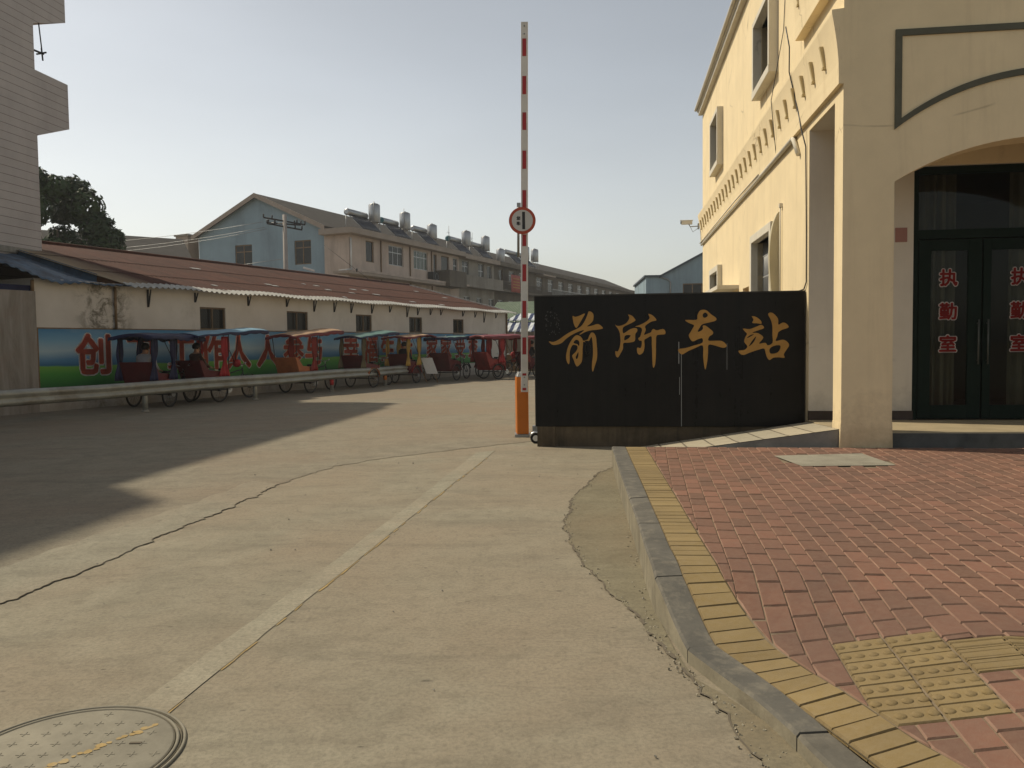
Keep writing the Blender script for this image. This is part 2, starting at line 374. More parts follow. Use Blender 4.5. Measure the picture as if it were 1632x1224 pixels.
for k in range(140):
    i = rnd.randrange(len(kerbfoot) - 1); t = rnd.random(); crumb(kerbfoot[i][0] * (1 - t) + kerbfoot[i + 1][0] * t - abs(rnd.gauss(0.01, 0.03)), kerbfoot[i][1] * (1 - t) + kerbfoot[i + 1][1] * t, rnd.uniform(0.002, 0.007))
o = mb.build('mortar_crumbs', M['rubble']); o['kind'] = 'stuff'

rp = random.Random(17); mb = MB(); M['pebble'] = std('grit pebbles', (0.30, 0.28, 0.24), 0.9, 0.5, 40, 0.2)
for k in range(110):
    x = rp.uniform(-4.5, 0.9); y = rp.uniform(2.2, 14); crumb(x, y, rp.choice((0.003, 0.004, 0.005, 0.008)) * rp.uniform(.6, 1.2))
o = mb.build('loose_grit', M['pebble']); o['kind'] = 'stuff'
# ------------------------------------------------------------------ pavement
kL = [(1.42, 0.4), (1.16, 1.8), (1.046, 2.662), (1.02, 2.899), (0.97, 3.168), (0.887, 3.445), (0.804, 3.742), (0.789, 4.081), (0.772, 4.424), (0.807, 4.924), (0.871, 5.653), (0.939, 6.551), (1.037, 7.821), (1.204, 9.872)]
kR = [(1.57, 0.45), (1.30, 1.85), (1.179, 2.653), (1.138, 2.908), (1.082, 3.232), (1.011, 3.503), (0.939, 3.762), (0.931, 4.09), (0.925, 4.44), (0.955, 4.932), (1.016, 5.645), (1.093, 6.595), (1.21, 8.003), (1.362, 9.857)]
yR = [(1.83, 0.5), (1.55, 1.9), (1.419, 2.516), (1.366, 2.741), (1.322, 3.081), (1.265, 3.379), (1.206, 3.768), (1.157, 4.124), (1.145, 4.42), (1.204, 5.151), (1.266, 5.837), (1.349, 6.745), (1.463, 8.063), (1.617, 9.832)]
def lin(path, t):
    L = [0.0]
    for i in range(len(path) - 1): L.append(L[-1] + math.dist(path[i], path[i + 1]))
    d = t * L[-1]
    for i in range(len(path) - 1):
        if d <= L[i + 1] + 1e-9:
            u = (d - L[i]) / (L[i + 1] - L[i]); return (path[i][0] * (1 - u) + path[i + 1][0] * u, path[i][1] * (1 - u) + path[i + 1][1] * u)
    return path[-1]
def matched(pathA, pathB, k):                     # point pairs that advance together, vertex for vertex
    out = []
    for i in range(len(pathA) - 1):
        L = math.dist(pathA[i], pathA[i + 1]); out.append(L)
    tot = sum(out); res = []
    for j in range(k + 1):
        d = tot * j / k; i = 0
        while i < len(out) - 1 and d > out[i]: d -= out[i]; i += 1
        u = min(1.0, d / out[i])
        res.append((tuple(pathA[i][q] * (1 - u) + pathA[i + 1][q] * u for q in (0, 1)), tuple(pathB[i][q] * (1 - u) + pathB[i + 1][q] * u for q in (0, 1))))
    return res
def crosswise(pa, pb, k):                          # pairs straight across the strip
    res = []; dense = [lin(pb, q / 400) for q in range(401)]; tb = 0.0
    for j in range(k + 1):
        a = lin(pa, j / k); i = min(range(401), key=lambda q: math.dist(a, dense[q])); tb = max(tb, i / 400); res.append([a, tb])
    for q in range(6):
        for j in range(1, k): res[j][1] = (res[j - 1][1] + res[j][1] * 2 + res[j + 1][1]) / 4
    return [(a, lin(pb, t)) for a, t in res]
# kerb stones
g = NG('kerb stone'); nz = g.noise(2.2, 8, 0.7); c = g.mix(g.ramp(nz, [(0.35, 0), (0.65, 1)]), (0.078, 0.073, 0.061), (0.172, 0.158, 0.128))
at = g.n('ShaderNodeAttribute', attribute_name='tone'); c = g.mix(g.math('MULTIPLY', at.outputs['Fac'], 0.45), c, (0.10, 0.10, 0.095))
d2 = g.noise(9, 6, 0.7); c = g.mix(g.ramp(d2, [(0.5, 0), (0.75, 0.6)]), c, (0.28, 0.25, 0.19)); g.col(c); g.rough(0.85); g.spec(0.25); g.bump(g.noise(50, 4, 0.6), 0.25, 0.01); M['kerb'] = g.m
mb = MB(); tones = []
breaks = [0, 1, 3, 6, 8, 9, 10, 11, 12, 13]; rnd = random.Random(2)
for bi in range(len(breaks) - 1):
    i0, i1 = breaks[bi], breaks[bi + 1]; tn = rnd.random(); nf0 = len(mb.f)
    seg = matched(kL[i0:i1 + 1], kR[i0:i1 + 1], 3 * (i1 - i0)); dz = rnd.uniform(-0.004, 0.003)
    ring = []
    for k, (a, b) in enumerate(seg):
        if k in (0, len(seg) - 1):
            o_ = seg[1 if k == 0 else -2]; t = 0.004 / max(1e-6, math.dist(a, o_[0])); a = tuple(a[q] + (o_[0][q] - a[q]) * t for q in (0, 1)); b = tuple(b[q] + (o_[1][q] - b[q]) * t for q in (0, 1))
        z = hpav(*a) + 0.004 + dz; nx = (a[0] - b[0], a[1] - b[1]); ln = math.hypot(*nx); nx = (nx[0] / ln, nx[1] / ln)
        ring.append([(a[0], a[1], -0.05), (a[0], a[1], z - 0.014), (a[0] - nx[0] * 0.012, a[1] - nx[1] * 0.012, z), (b[0], b[1], z), (b[0], b[1], -0.05)])
    for k in range(len(ring) - 1):
        for q in range(4): mb.quad(ring[k][q], ring[k + 1][q], ring[k + 1][q + 1], ring[k][q + 1])
    for e in (0, -1): mb.add(ring[e], [(0, 1, 2, 3, 4)])
    tones += [tn] * (len(mb.f) - nf0)
for i_, f_ in enumerate(mb.f):
    if len(f_) == 4 and (sum(1 for q in f_ if mb.v[q].z < 0) == 2): mb.mi[i_] = 1
M['kerb_face'] = std('kerb face', (0.25, 0.225, 0.165), 0.9, 0.3, 3, 0.3, 40, dirt=(0.12, 0.10, 0.075), dirt_amt=0.7, dscale=2.5)
struct(mb.build('kerb', [M['kerb'], M['kerb_face']], tone=tones))

# paver bricks: each a small bevelled stone
edge_lit = 0.6  # sunlight painted on the long-edge bevels as a paler tone
def paver(mb, tones, poly, tone, lift=0.0):
    n = len(poly)
    if n < 3: return
    cx = sum(p[0] for p in poly) / n; cy = sum(p[1] for p in poly) / n
    def ins(d): return [(p[0] + (cx - p[0]) / max(1e-6, math.hypot(cx - p[0], cy - p[1])) * d, p[1] + (cy - p[1]) / max(1e-6, math.hypot(cx - p[0], cy - p[1])) * d) for p in poly]
    A, B = ins(0.0050), ins(0.0135); tx, ty = lift * 3, lift * 2
    vs = [(x, y, hpav(x, y) - 0.022) for x, y in A] + [(x, y, hpav(x, y) - 0.0075 + lift + (x - cx) * tx + (y - cy) * ty) for x, y in A] + [(x, y, hpav(x, y) + lift + (x - cx) * tx + (y - cy) * ty) for x, y in B]
    fs = [tuple(range(2 * n, 3 * n))] + [(i, (i + 1) % n, n + (i + 1) % n, n + i) for i in range(n)] + [(n + i, n + (i + 1) % n, 2 * n + (i + 1) % n, 2 * n + i) for i in range(n)]
    mb.add(vs, fs); 
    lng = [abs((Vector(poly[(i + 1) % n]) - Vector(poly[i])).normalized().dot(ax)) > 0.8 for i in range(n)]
    tones += [tone] + [tone * 0.3] * n + [(1.0 + edge_lit) if lg_ and edge_lit > 0 else -1.0 for lg_ in lng]  # end bevels carry a darker tone, shade painted into the colour
def clip(poly, a, b, keep_right=True):
    def side(p): return (b[0] - a[0]) * (p[1] - a[1]) - (b[1] - a[1]) * (p[0] - a[0])
    out = []
    for i in range(len(poly)):
        p, q = poly[i], poly[(i + 1) % len(poly)]; sp, sq = -side(p), -side(q)
        if sp >= 0: out.append(p)
        if sp * sq < 0:
            t = sp / (sp - sq); out.append((p[0] + (q[0] - p[0]) * t, p[1] + (q[1] - p[1]) * t))
    return out
def paver_mat(name, lo, hi, dust_lit, dark=0.30):
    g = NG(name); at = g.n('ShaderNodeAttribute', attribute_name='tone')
    c = g.mix(g.math('MAXIMUM', g.math('MINIMUM', at.outputs['Fac'], 1.0), 0.0), lo, hi); c = g.mix(g.math('MULTIPLY', g.math('LESS_THAN', at.outputs['Fac'], -0.5), dark), c, tuple(x * 0.25 for x in lo)); c = g.mix(g.math('MULTIPLY', g.math('MAXIMUM', g.math('SUBTRACT', at.outputs['Fac'], 1.0), 0.0), g.ramp(g.noise(14, 4, 0.7), [(0.3, 0.35), (0.7, 1.0)])), c, tuple(min(1, x * 1.5) for x in dust_lit)); n1 = g.noise(26, 6, 0.7); c = g.mix(g.ramp(n1, [(0.35, 0.0), (0.8, 0.5)]), c, dust_lit)  # mixes in painted bevel shade, then painted bevel sunlight, then surface dust
    n2 = g.noise(0.9, 6, 0.65, None, 0.4); c = g.mix(g.ramp(n2, [(0.45, 0.0), (0.7, 0.5)]), c, tuple(x * 0.62 + 0.03 for x in lo))
    g.col(c); g.rough(0.86); g.spec(0.25); g.bump(g.noise(120, 3, 0.6), 0.3, 0.006); return g.m
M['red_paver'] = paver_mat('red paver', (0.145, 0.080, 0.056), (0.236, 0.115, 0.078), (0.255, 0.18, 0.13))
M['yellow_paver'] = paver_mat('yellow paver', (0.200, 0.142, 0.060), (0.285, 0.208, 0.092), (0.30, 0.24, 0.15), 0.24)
M['dark_joint'] = std('dirty joint', (0.12, 0.095, 0.055), 0.95, 0.4, 12, 0.2)
M['mortar'] = std('paving sand', (0.21, 0.165, 0.11), 0.95, 0.35, 8, 0.3)
FARA, FARB = (1.2, 9.872), (11.2, 8.606)          # far edge of the pavement, along the building front
def in_patch(x, y): return 2.88 < x - 0.0 < 3.86 and 8.14 + (x - 2.9) * -0.03 < y < 8.93 + (x - 2.9) * 0.05
mb = MB(); tones = []; rnd = random.Random(8)
edge = [(yR[i + 1], yR[i]) for i in range(len(yR) - 1)]
def segdist(p, a, b):
    ab = Vector(b) - Vector(a); t = max(0, min(1, (Vector(p) - Vector(a)).dot(ab) / ab.length_squared)); return (Vector(a) + ab * t - Vector(p)).length
def cliped(poly, cx, cy):
    ds = [(segdist((cx, cy), yR[k], yR[k + 1]), k) for k in range(len(yR) - 1)]; dm = min(ds)[0]
    if dm > 0.4: return poly if -((yR[min(ds)[1] + 1][0] - yR[min(ds)[1]][0]) * (cy - yR[min(ds)[1]][1]) - (yR[min(ds)[1] + 1][1] - yR[min(ds)[1]][1]) * (cx - yR[min(ds)[1]][0])) >= 0 else []
    for d, k in ds:
        if d < dm + 0.03 and len(poly) > 2: poly = clip(poly, yR[k], yR[k + 1])
    return poly
def put(b0, b1, a0, a1):
    c = [O2 + bx_ * b0 + ax * a0, O2 + bx_ * b1 + ax * a0, O2 + bx_ * b1 + ax * a1, O2 + bx_ * b0 + ax * a1]
    poly = [tuple(p) for p in c]; cx, cy = (c[0] + c[2]) / 2
    if cx > 9.5 or cy < 0.3 or cy > 10 or cx < 0.9: return
    poly = cliped(poly, cx, cy)
    poly = clip(poly, FARA, FARB) if len(poly) > 2 else poly
    if len(poly) < 3: return
    ar = abs(sum(poly[q][0] * poly[(q + 1) % len(poly)][1] - poly[(q + 1) % len(poly)][0] * poly[q][1] for q in range(len(poly)))) / 2
    if ar < 0.0008 or in_patch(cx, cy): return
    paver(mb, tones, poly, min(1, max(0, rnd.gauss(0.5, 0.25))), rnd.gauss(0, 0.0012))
BW, BL = 0.123, 0.243
cols_ = [(-BW * (k + 1), -BW * k, ((-99, 99),)) for k in range(18)] + [(0.11 * k, 0.11 * (k + 1), ((-99, -PL * 7), (0, 99))) for k in range(4)] + [(0.44 + BW * k, 0.44 + BW * (k + 1), ((-99, -PL * 4), (-PL, 99))) for k in range(72)]
for q, (b0, b1, allow) in enumerate(sorted(cols_)):
    a = -4.2 + (BL / 2 if q % 2 else 0) + rnd.uniform(-0.012, 0.012)
    while a < 7.5:
        for lo_, hi_ in allow:
            a0, a1 = max(a, lo_), min(a + BL, hi_)
            if a1 - a0 > 0.02: put(b0, b1, a0, a1)
        a += BL
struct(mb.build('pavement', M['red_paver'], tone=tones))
# yellow border course, laid across the edge
edge_lit = -1
mb = MB()
for (a, b), (c, d) in (lambda pr: zip(pr, pr[1:]))(crosswise(kR, yR, 84)): mb.quad((*a, hpav(*a) - .0078), (*b, hpav(*b) - .0078), (*d, hpav(*d) - .0078), (*c, hpav(*c) - .0078))
struct(mb.build('border_bedding', M['dark_joint']))
mb = MB(); tones = []; pr = crosswise(kR, yR, 84)
for k in range(len(pr) - 1):
    (a, b), (c, d) = pr[k], pr[k + 1]
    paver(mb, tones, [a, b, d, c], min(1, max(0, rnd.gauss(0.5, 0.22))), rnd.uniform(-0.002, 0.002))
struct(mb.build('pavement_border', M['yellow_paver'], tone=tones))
# tactile stones: rows of domes, then bars
mb = MB(); tones = []
def lift_pt(p, dz): return (p[0], p[1], hpav(*p) + dz)
def dome(c, r, h):
    n0 = len(mb.f); prof = [(1.0, 0.0), (0.86, 0.55), (0.55, 0.9)]; vs = []; n = 12
    for rr, zz in prof:
        for q in range(n): x, y = c.x + r * rr * math.cos(2 * PI * q / n), c.y + r * rr * math.sin(2 * PI * q / n); vs.append((x, y, hpav(c.x, c.y) + h * zz - 0.001))
    fs = [(a * n + q, a * n + (q + 1) % n, (a + 1) * n + (q + 1) % n, (a + 1) * n + q) for a in (0, 1) for q in range(n)] + [tuple(2 * n + q for q in range(n))]
    mb.smooth = True; mb.add(vs, fs); mb.smooth = False; tones.extend([0.25] * len(fs))
def bar(p, q, w, h):
    t = (q - p).normalized(); nn = Vector((-t.y, t.x)); vs = []
    for e in (p, q):
        for o_, z in ((-w, 0), (-w * 0.6, h), (w * 0.6, h), (w, 0)): v = e + nn * o_; vs.append((v.x, v.y, hpav(v.x, v.y) + z - 0.001))
    fs = [(0, 1, 5, 4), (1, 2, 6, 5), (2, 3, 7, 6), (0, 3, 2, 1), (4, 5, 6, 7)]; mb.add(vs, fs); tones.extend([0.35] * len(fs))
def cell(i0, i1, j, kind):
    c = [O2 + bx_ * (i0 * PW) + ax * (j * PL), O2 + bx_ * (i1 * PW) + ax * (j * PL), O2 + bx_ * (i1 * PW) + ax * ((j + 1) * PL), O2 + bx_ * (i0 * PW) + ax * ((j + 1) * PL)]
    poly = [tuple(p) for p in c]
    poly = cliped(poly, *((c[0] + c[2]) / 2))
    if len(poly) < 3: return
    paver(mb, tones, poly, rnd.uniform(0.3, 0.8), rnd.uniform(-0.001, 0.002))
    cen = (c[0] + c[2]) / 2
    if kind == 'dome':
        for q in range(4):
            p = cen + bx_ * ((q - 1.5) * 0.056)
            if all(-((b[0] - a[0]) * (p.y - a[1]) - (b[1] - a[1]) * (p.x - a[0])) > 0.02 * math.dist(a, b) for a, b in zip(yR[1:9], yR[2:10]) if math.dist(a, p) < 1.0): dome(p, 0.0235, 0.009)
    else:
        for q in (-0.028, 0.028): bar(cen - bx_ * 0.105 + ax * q, cen + bx_ * 0.105 + ax * q, 0.014, 0.006)
for j in range(-7, 0): cell(0, 2, j, 'dome'); cell(2, 4, j, 'dome')
for i in range(4, 40, 2):
    for j in range(-4, -1): cell(i, i + 2, j, 'bar')
struct(mb.build('tactile_paving', M['yellow_paver'], tone=tones))
# bedding below the stones
mb = MB(); N = 60
for k in range(N):
    a, b = lin(kR, k / N), lin(kR, (k + 1) / N)
    for q in range(24):
        u0, u1 = (q / 24) ** 1.6, ((q + 1) / 24) ** 1.6
        def P(p, u):
            x = p[0] + 0.02 + (11.0 - p[0]) * u; y = p[1] - (x - p[0]) * 0.1266 * sstep(2, 9.8, p[1]); return (x, y, hpav(x, y) - 0.0085)
        mb.quad(P(a, u0), P(a, u1), P(b, u1), P(b, u0))
struct(mb.build('pavement_bedding', M['mortar']))
# bare concrete patch among the pavers
M['patch'] = std('smooth cement', (0.30, 0.28, 0.22), 0.9, 0.2, 3, 0.2, dirt=(0.17, 0.15, 0.11), dirt_amt=0.6)
poly_sheet('cement_patch', [(2.86, 8.90), (3.87, 9.0), (3.84, 8.12), (2.90, 8.13)], 0.2395, M['patch'])
# strip of cement in front of the building
E1 = Vector((0.99208, -0.12562)); E2 = Vector((0.12562, 0.99208)); C0 = Vector((3.863, 9.556))
def bl(u, v): p = C0 + E1 * u + E2 * v; return (p.x, p.y)
mb = MB(); a, b, c, d = bl(-2.62, 0.015), bl(8.6, 0.015), bl(8.6, 0.10), bl(-2.62, 0.10)
mb.hexa([(*a, 0), (*b, 0), (*c, 0), (*d, 0), (*a, 0.231), (*b, 0.231), (*c, 0.20), (*d, 0.20)])
mb.hexa([(*bl(0.6, 0.10), -0.1), (*bl(8.6, 0.10), -0.1), (*bl(8.6, 1.6), -0.1), (*bl(0.6, 1.6), -0.1), (*bl(0.6, 0.10), 0.2), (*bl(8.6, 0.10), 0.2), (*bl(8.6, 1.6), 0.2), (*bl(0.6, 1.6), 0.2)])
struct(mb.build('pavement_edging', M['concrete']))
# ramp up to the porch
g = NG('ramp tiles'); br = g.n('ShaderNodeTexBrick'); g.l(g.mapped((1, 1, 1)), br.inputs['Vector']); br.inputs['Scale'].default_value = 1.0
br.inputs['Brick Width'].default_value = 0.29; br.inputs['Row Height'].default_value = 2.0; br.inputs['Mortar Size'].default_value = 0.012; br.offset = 0.0
br.inputs['Color1'].default_value = (0.43, 0.38, 0.28, 1); br.inputs['Color2'].default_value = (0.36, 0.33, 0.25, 1); br.inputs['Mortar'].default_value = (0.13, 0.11, 0.08, 1)
n1 = g.noise(5, 6, 0.7); g.col(g.mix(g.ramp(n1, [(0.45, 0), (0.75, 0.55)]), br.outputs['Color'], (0.25, 0.21, 0.15))); g.rough(0.8); M['ramp'] = g.m
mb = MB(); mb.cur = 0
fa = [(-2.0, 0.05, 0.165), (0.0, 0.05, 0.447)]; bk = [(-2.35, 1.66, 0.012), (0.0, 1.66, 0.375)]
mb.quad((-2.35, 0.9, 0.06), fa[0], fa[1], (0.0, 0.9, 0.41)); mb.quad((-2.35, 0.9, 0.06), (0.0, 0.9, 0.41), bk[1], bk[0]); mb.cur = 1
mb.quad((-2.0, 0.052, -0.05), (0, 0.052, -0.05), (0, 0.052, 0.440), (-2.0, 0.052, 0.158)); mb.quad((0.0, 0.052, 0), (0, 1.66, 0), (0, 1.66, 0.37), (0.0, 0.052, 0.44))
rmp = struct(mb.build('access_ramp', [M['ramp'], M['concrete']])); rmp.location = (C0.x, C0.y, 0); rmp.rotation_euler = (0, 0, R(-7.216))

# manhole cover
g = NG('cast cover'); nz = g.noise(5, 8, 0.7); g.col(g.mix(g.ramp(nz, [(0.35, 0), (0.65, 1)]), (0.195, 0.178, 0.134), (0.275, 0.252, 0.192))); g.rough(0.75); g.spec(0.35); g.bump(g.noise(70, 3), 0.2, 0.006); M['cover'] = g.m
M['cover_gap'] = flatm('dusty gap', (0.14, 0.125, 0.094), 0.95, 0.1)
mh = thing('manhole_cover', 'round worn manhole cover with raised crosses set in the near road', 'manhole cover', (-1.66, 2.93, 0))
mb = MB(); mb.lathe([(0.372, -0.02), (0.372, 0.008), (0.366, 0.0105), (0.0, 0.0105)], None, 72)
for ix in range(-4, 5):
    for iy in range(-4, 5):
        x, y = ix * 0.082, iy * 0.082
        if math.hypot(x, y) < 0.33 and (ix + iy) % 1 == 0:
            mb.box(x - 0.018, x + 0.018, y - 0.0022, y + 0.0022, 0.009, 0.0122); mb.box(x - 0.0022, x + 0.0022, y - 0.018, y + 0.018, 0.009, 0.0123)
mb.build('lid', M['cover'], mh)
mb = MB(); mb.tube([(0.385 * math.cos(a), 0.385 * math.sin(a), 0.004) for a in [2 * PI * k / 72 for k in range(72)]], 0.0075, 6, closed=True); mb.tube([(0.410 * math.cos(a), 0.410 * math.sin(a), 0.004) for a in [2 * PI * k / 72 for k in range(72)]], 0.007, 6, closed=True); mb.build('frame_ring', M['cover'], mh)
mb = MB(); mb.tube([(0.3730 * math.cos(a), 0.373 * math.sin(a), 0.0062) for a in [2 * PI * k / 72 for k in range(72)]], 0.003, 6, closed=True); mb.tube([(0.398 * math.cos(a), 0.398 * math.sin(a), 0.0055) for a in [2 * PI * k / 72 for k in range(72)]], 0.0025, 6, closed=True); mb.build('gap', M['cover_gap'], mh)
mb = MB(); mb.box(0.20, 0.245, 0.075, 0.087, 0.009, 0.0142); mb.build('lifting_slot', M['crack'], mh)
mb = MB(); rnd = random.Random(4)
for k in range(26):
    t = k / 26; x, y = 0.24 - 0.42 * t + rnd.uniform(-.012, .012), 0.24 - 0.55 * t + rnd.uniform(-.012, .012)
    r_ = rnd.uniform(0.008, 0.018); mb.add([(x + r_ * rnd.uniform(.7, 1.4) * math.cos(q), y + r_ * math.sin(q), 0.0118 + 0.0001 * k) for q in [0.9 * z for z in range(7)]], [tuple(range(7))])
mb.build('yellow_paint_mark', M['yellow_line'], mh)

# ================================================================== STATION BUILDING (local: x along the front, y into the building)
def stucco(name, c, dirt=(0.35, 0.25, 0.14)):
    g = NG(name); n1 = g.noise(1.4, 7, 0.65); n2 = g.noise(1.2, 6, 0.7, g.mapped((2.2, 2.2, 0.18)), 0.3)
    cc = g.mix(g.ramp(n1, [(0.35, 0), (0.7, 1)]), tuple(x * 0.93 for x in c), tuple(min(1, x * 1.04) for x in c))
    cc = g.mix(g.ramp(n2, [(0.52, 0), (0.8, 0.30)]), cc, dirt)
    zz = g.sep()[2]; sp = g.math('SUBTRACT', g.math('MULTIPLY', g.noise(3.0, 7, 0.7), 1.5), g.math('MULTIPLY', zz, 0.9)); cc = g.mix(g.ramp(sp, [(0.0, 0.0), (0.65, 0.55)]), cc, tuple(x * 0.7 for x in dirt))
    ve = g.n('ShaderNodeTexVoronoi', feature='DISTANCE_TO_EDGE'); ve.inputs['Scale'].default_value = 0.55; g.l(g.mix(0.22, g.co(), g.n('ShaderNodeTexNoise').outputs['Color']), ve.inputs['Vector'])
    hair = g.math('MULTIPLY', g.ramp(ve.outputs['Distance'], [(0.0, 1.0), (0.006, 0.0)]), g.ramp(g.noise(0.9, 3), [(0.5, 0.0), (0.62, 0.55)])); cc = g.mix(hair, cc, tuple(x * 0.55 for x in dirt))
    g.col(cc); g.rough(0.88); g.spec(0.2)
    g.bump(g.math('ADD', g.noise(90, 3, 0.6), g.math('MULTIPLY', n1, 0.6)), 0.16, 0.01); return g.m
M['yellow_wall'] = stucco('yellow stucco', (0.80, 0.665, 0.425))
M['white_wall'] = stucco('white plaster', (0.66, 0.61, 0.52), (0.33, 0.3, 0.26))
M['frame_white'] = stucco('window surround', (0.64, 0.60, 0.50), (0.4, 0.35, 0.26))
M['trim_grey'] = std('grey green trim', (0.105, 0.105, 0.075), 0.85, 0.15, 3, 0.1)
M['baseboard'] = std('dark tile skirting', (0.05, 0.034, 0.026), 0.5, 0.3, 8, 0.05)
M['door_green'] = std('dark green door frame', (0.007, 0.016, 0.011), 0.55, 0.2, 5, 0.04, spec=0.08)
M['porch'] = std('porch floor', (0.40, 0.33, 0.21), 0.6, 0.15, 3, 0.06, dirt=(0.25, 0.2, 0.13), dirt_amt=0.5)
M['porch_edge'] = std('granite porch edge', (0.085, 0.085, 0.08), 0.7, 0.35, 4, 0.1)
st = thing('station_building', 'yellow plastered station building with white framed windows and an arched porch', 'building', (C0.x, C0.y, 0), R(-7.216))
sw = FX(0, 0, 1)
# side wall
HOL = [(3.93, 5.36, 5.96, 7.08), (10.64, 12.02, 5.92, 7.08), (3.95, 5.70, 1.75, 3.30), (10.86, 12.38, 1.75, 3.25), (6.68, 7.45, 0.3, 2.58), (8.05, 10.35, 1.7, 2.62), (0.365, 1.66, -0.1, 4.335)]
mb = MB(); mb.wall(sw, 0.365, 15.22, -0.1, 8.5, HOL, 0.32)
mb.quad((0, 15.22, -.1), (9, 15.22, -.1), (9, 15.22, 8.5), (0, 15.22, 8.5)); mb.quad((9, 0, -.1), (9, 15.22, -.1), (9, 15.22, 8.5), (9, 0, 8.5))
mb.build('side_wall', M['yellow_wall'], st)
# front with arches
mb = MB(); uc = [2.21, 6.08]; hw, zs_, zp = 1.64, 3.31, 3.77; RR = (hw * hw + (zp - zs_) ** 2) / (2 * (zp - zs_))
def arch(u, c): return zp - RR + math.sqrt(max(0, RR * RR - (u - c) ** 2))
us = []
for c in uc: us += [c - hw + 2 * hw * k / 28 for k in range(29)]
cols = [(0.0, 0.57), (3.85, 4.44), (7.72, 9.0)]
for a, b in cols:
    mb.box(a, b, 0.0, 0.365, -0.1, 3.31); mb.hexa([(a, 0, 3.31), (b, 0, 3.31), (b, .365, 3.31), (a, .365, 3.31), (a, 0, 8.5), (b, 0, 8.5), (b, .365, 8.5), (a, .365, 8.5)])
for c in uc:
    for k in range(28):
        u0, u1 = c - hw + 2 * hw * k / 28, c - hw + 2 * hw * (k + 1) / 28
        mb.hexa([(u0, 0, arch(u0, c)), (u1, 0, arch(u1, c)), (u1, .365, arch(u1, c)), (u0, .365, arch(u0, c)), (u0, 0, 8.5), (u1, 0, 8.5), (u1, .365, 8.5), (u0, .365, 8.5)])
mb.build('front_wall', M['yellow_wall'], st)
for a, b in cols[:2]:
    mb = MB(); mb.hexa([(a - .018, -.012, 0.1), (b + .012, -.012, 0.1), (b + .012, .372, 0.1), (a - .018, .372, 0.1), (a - .004, -.003, 0.52), (b + .004, -.003, 0.52), (b + .004, .366, 0.52), (a - .004, .366, 0.52)])
    mb.build('column_base', M['yellow_wall'], st)
# trim frame over the arch
def trim(c):
    mb = MB(); a, b, zt = c - 1.648, c + 1.648, 5.02; w, t = 0.072, 0.022; R2 = 2.71; zc = 4.53 - R2
    def lo(u): return zc + math.sqrt(R2 * R2 - (u - c) ** 2)
    mb.box(a, b, -t, 0.002, zt - w, zt); mb.box(a, a + w, -t - .001, 0.002, lo(a + .01) - .02, zt - w); mb.box(b - w, b, -t - .001, 0.002, lo(b - .01) - .02, zt - w)
    for k in range(32):
        u0, u1 = a + (b - a) * k / 32, a + (b - a) * (k + 1) / 32
        mb.hexa([(u0, -t + .001, lo(u0) - w), (u1, -t + .001, lo(u1) - w), (u1, .002, lo(u1) - w), (u0, .002, lo(u0) - w), (u0, -t + .001, lo(u0)), (u1, -t + .001, lo(u1)), (u1, .002, lo(u1)), (u0, .002, lo(u0))])
    return mb.build('trim_frame', M['trim_grey'], st)
for c in uc: trim(c)
M['tab'] = stucco('tab plaster', (0.52, 0.42, 0.23))
# cove ledges with little tabs
def cove(v0, v1, zb, zt, pr, pb):
    mb = MB(); prof = [(0.0, zb), (-pb, zb), (-pb, zb + 0.10), (-pb - .002, zb + 0.16)]
    for k in range(1, 9):
        t = k / 8; prof.append((-(pb + (pr - pb) * (t ** 1.6)), zb + 0.16 + (zt - zb - 0.20) * t))
    prof += [(-pr, zt), (0.0, zt + 0.012)]
    n = len(prof); mb.add([(x, v0, z) for x, z in prof] + [(x, v1, z) for x, z in prof], [tuple(range(n)), tuple(range(2 * n - 1, n - 1, -1))] + [(i, i + 1, i + 1 + n, i + n) for i in range(n - 1)])
    return mb.build('cove_ledge', M['yellow_wall'], st)
lg = cove(-0.004, 15.30, 4.45, 5.29, 0.135, 0.055)
tabm = None
for k in range(27):
    v = 0.55 + k * 0.545
    if tabm is None:
        mb = MB(); mb.hexa([(-.090, -.022, 4.80), (-.090, .022, 4.80), (0, .022, 4.80), (0, -.022, 4.80), (-.145, -.022, 5.06), (-.145, .022, 5.06), (0, .022, 5.06), (0, -.022, 5.06)]); mb.box(-.108, 0, -.028, .028, 4.785, 4.815)
        tabm = mb.build('ledge_tab', M['tab'], lg); tabm.location = (0, v, 0)
    else:
        c = tabm.copy(); COL.objects.link(c); c.parent = lg; c.location = (0, v, 0)
lg2 = cove(-0.004, 2.02, 5.66, 6.50, 0.18, 0.12)
for k in range(3):
    c = tabm.copy(); COL.objects.link(c); c.parent = lg2; c.location = (-0.05, 0.55 + k * 0.6, 1.24)
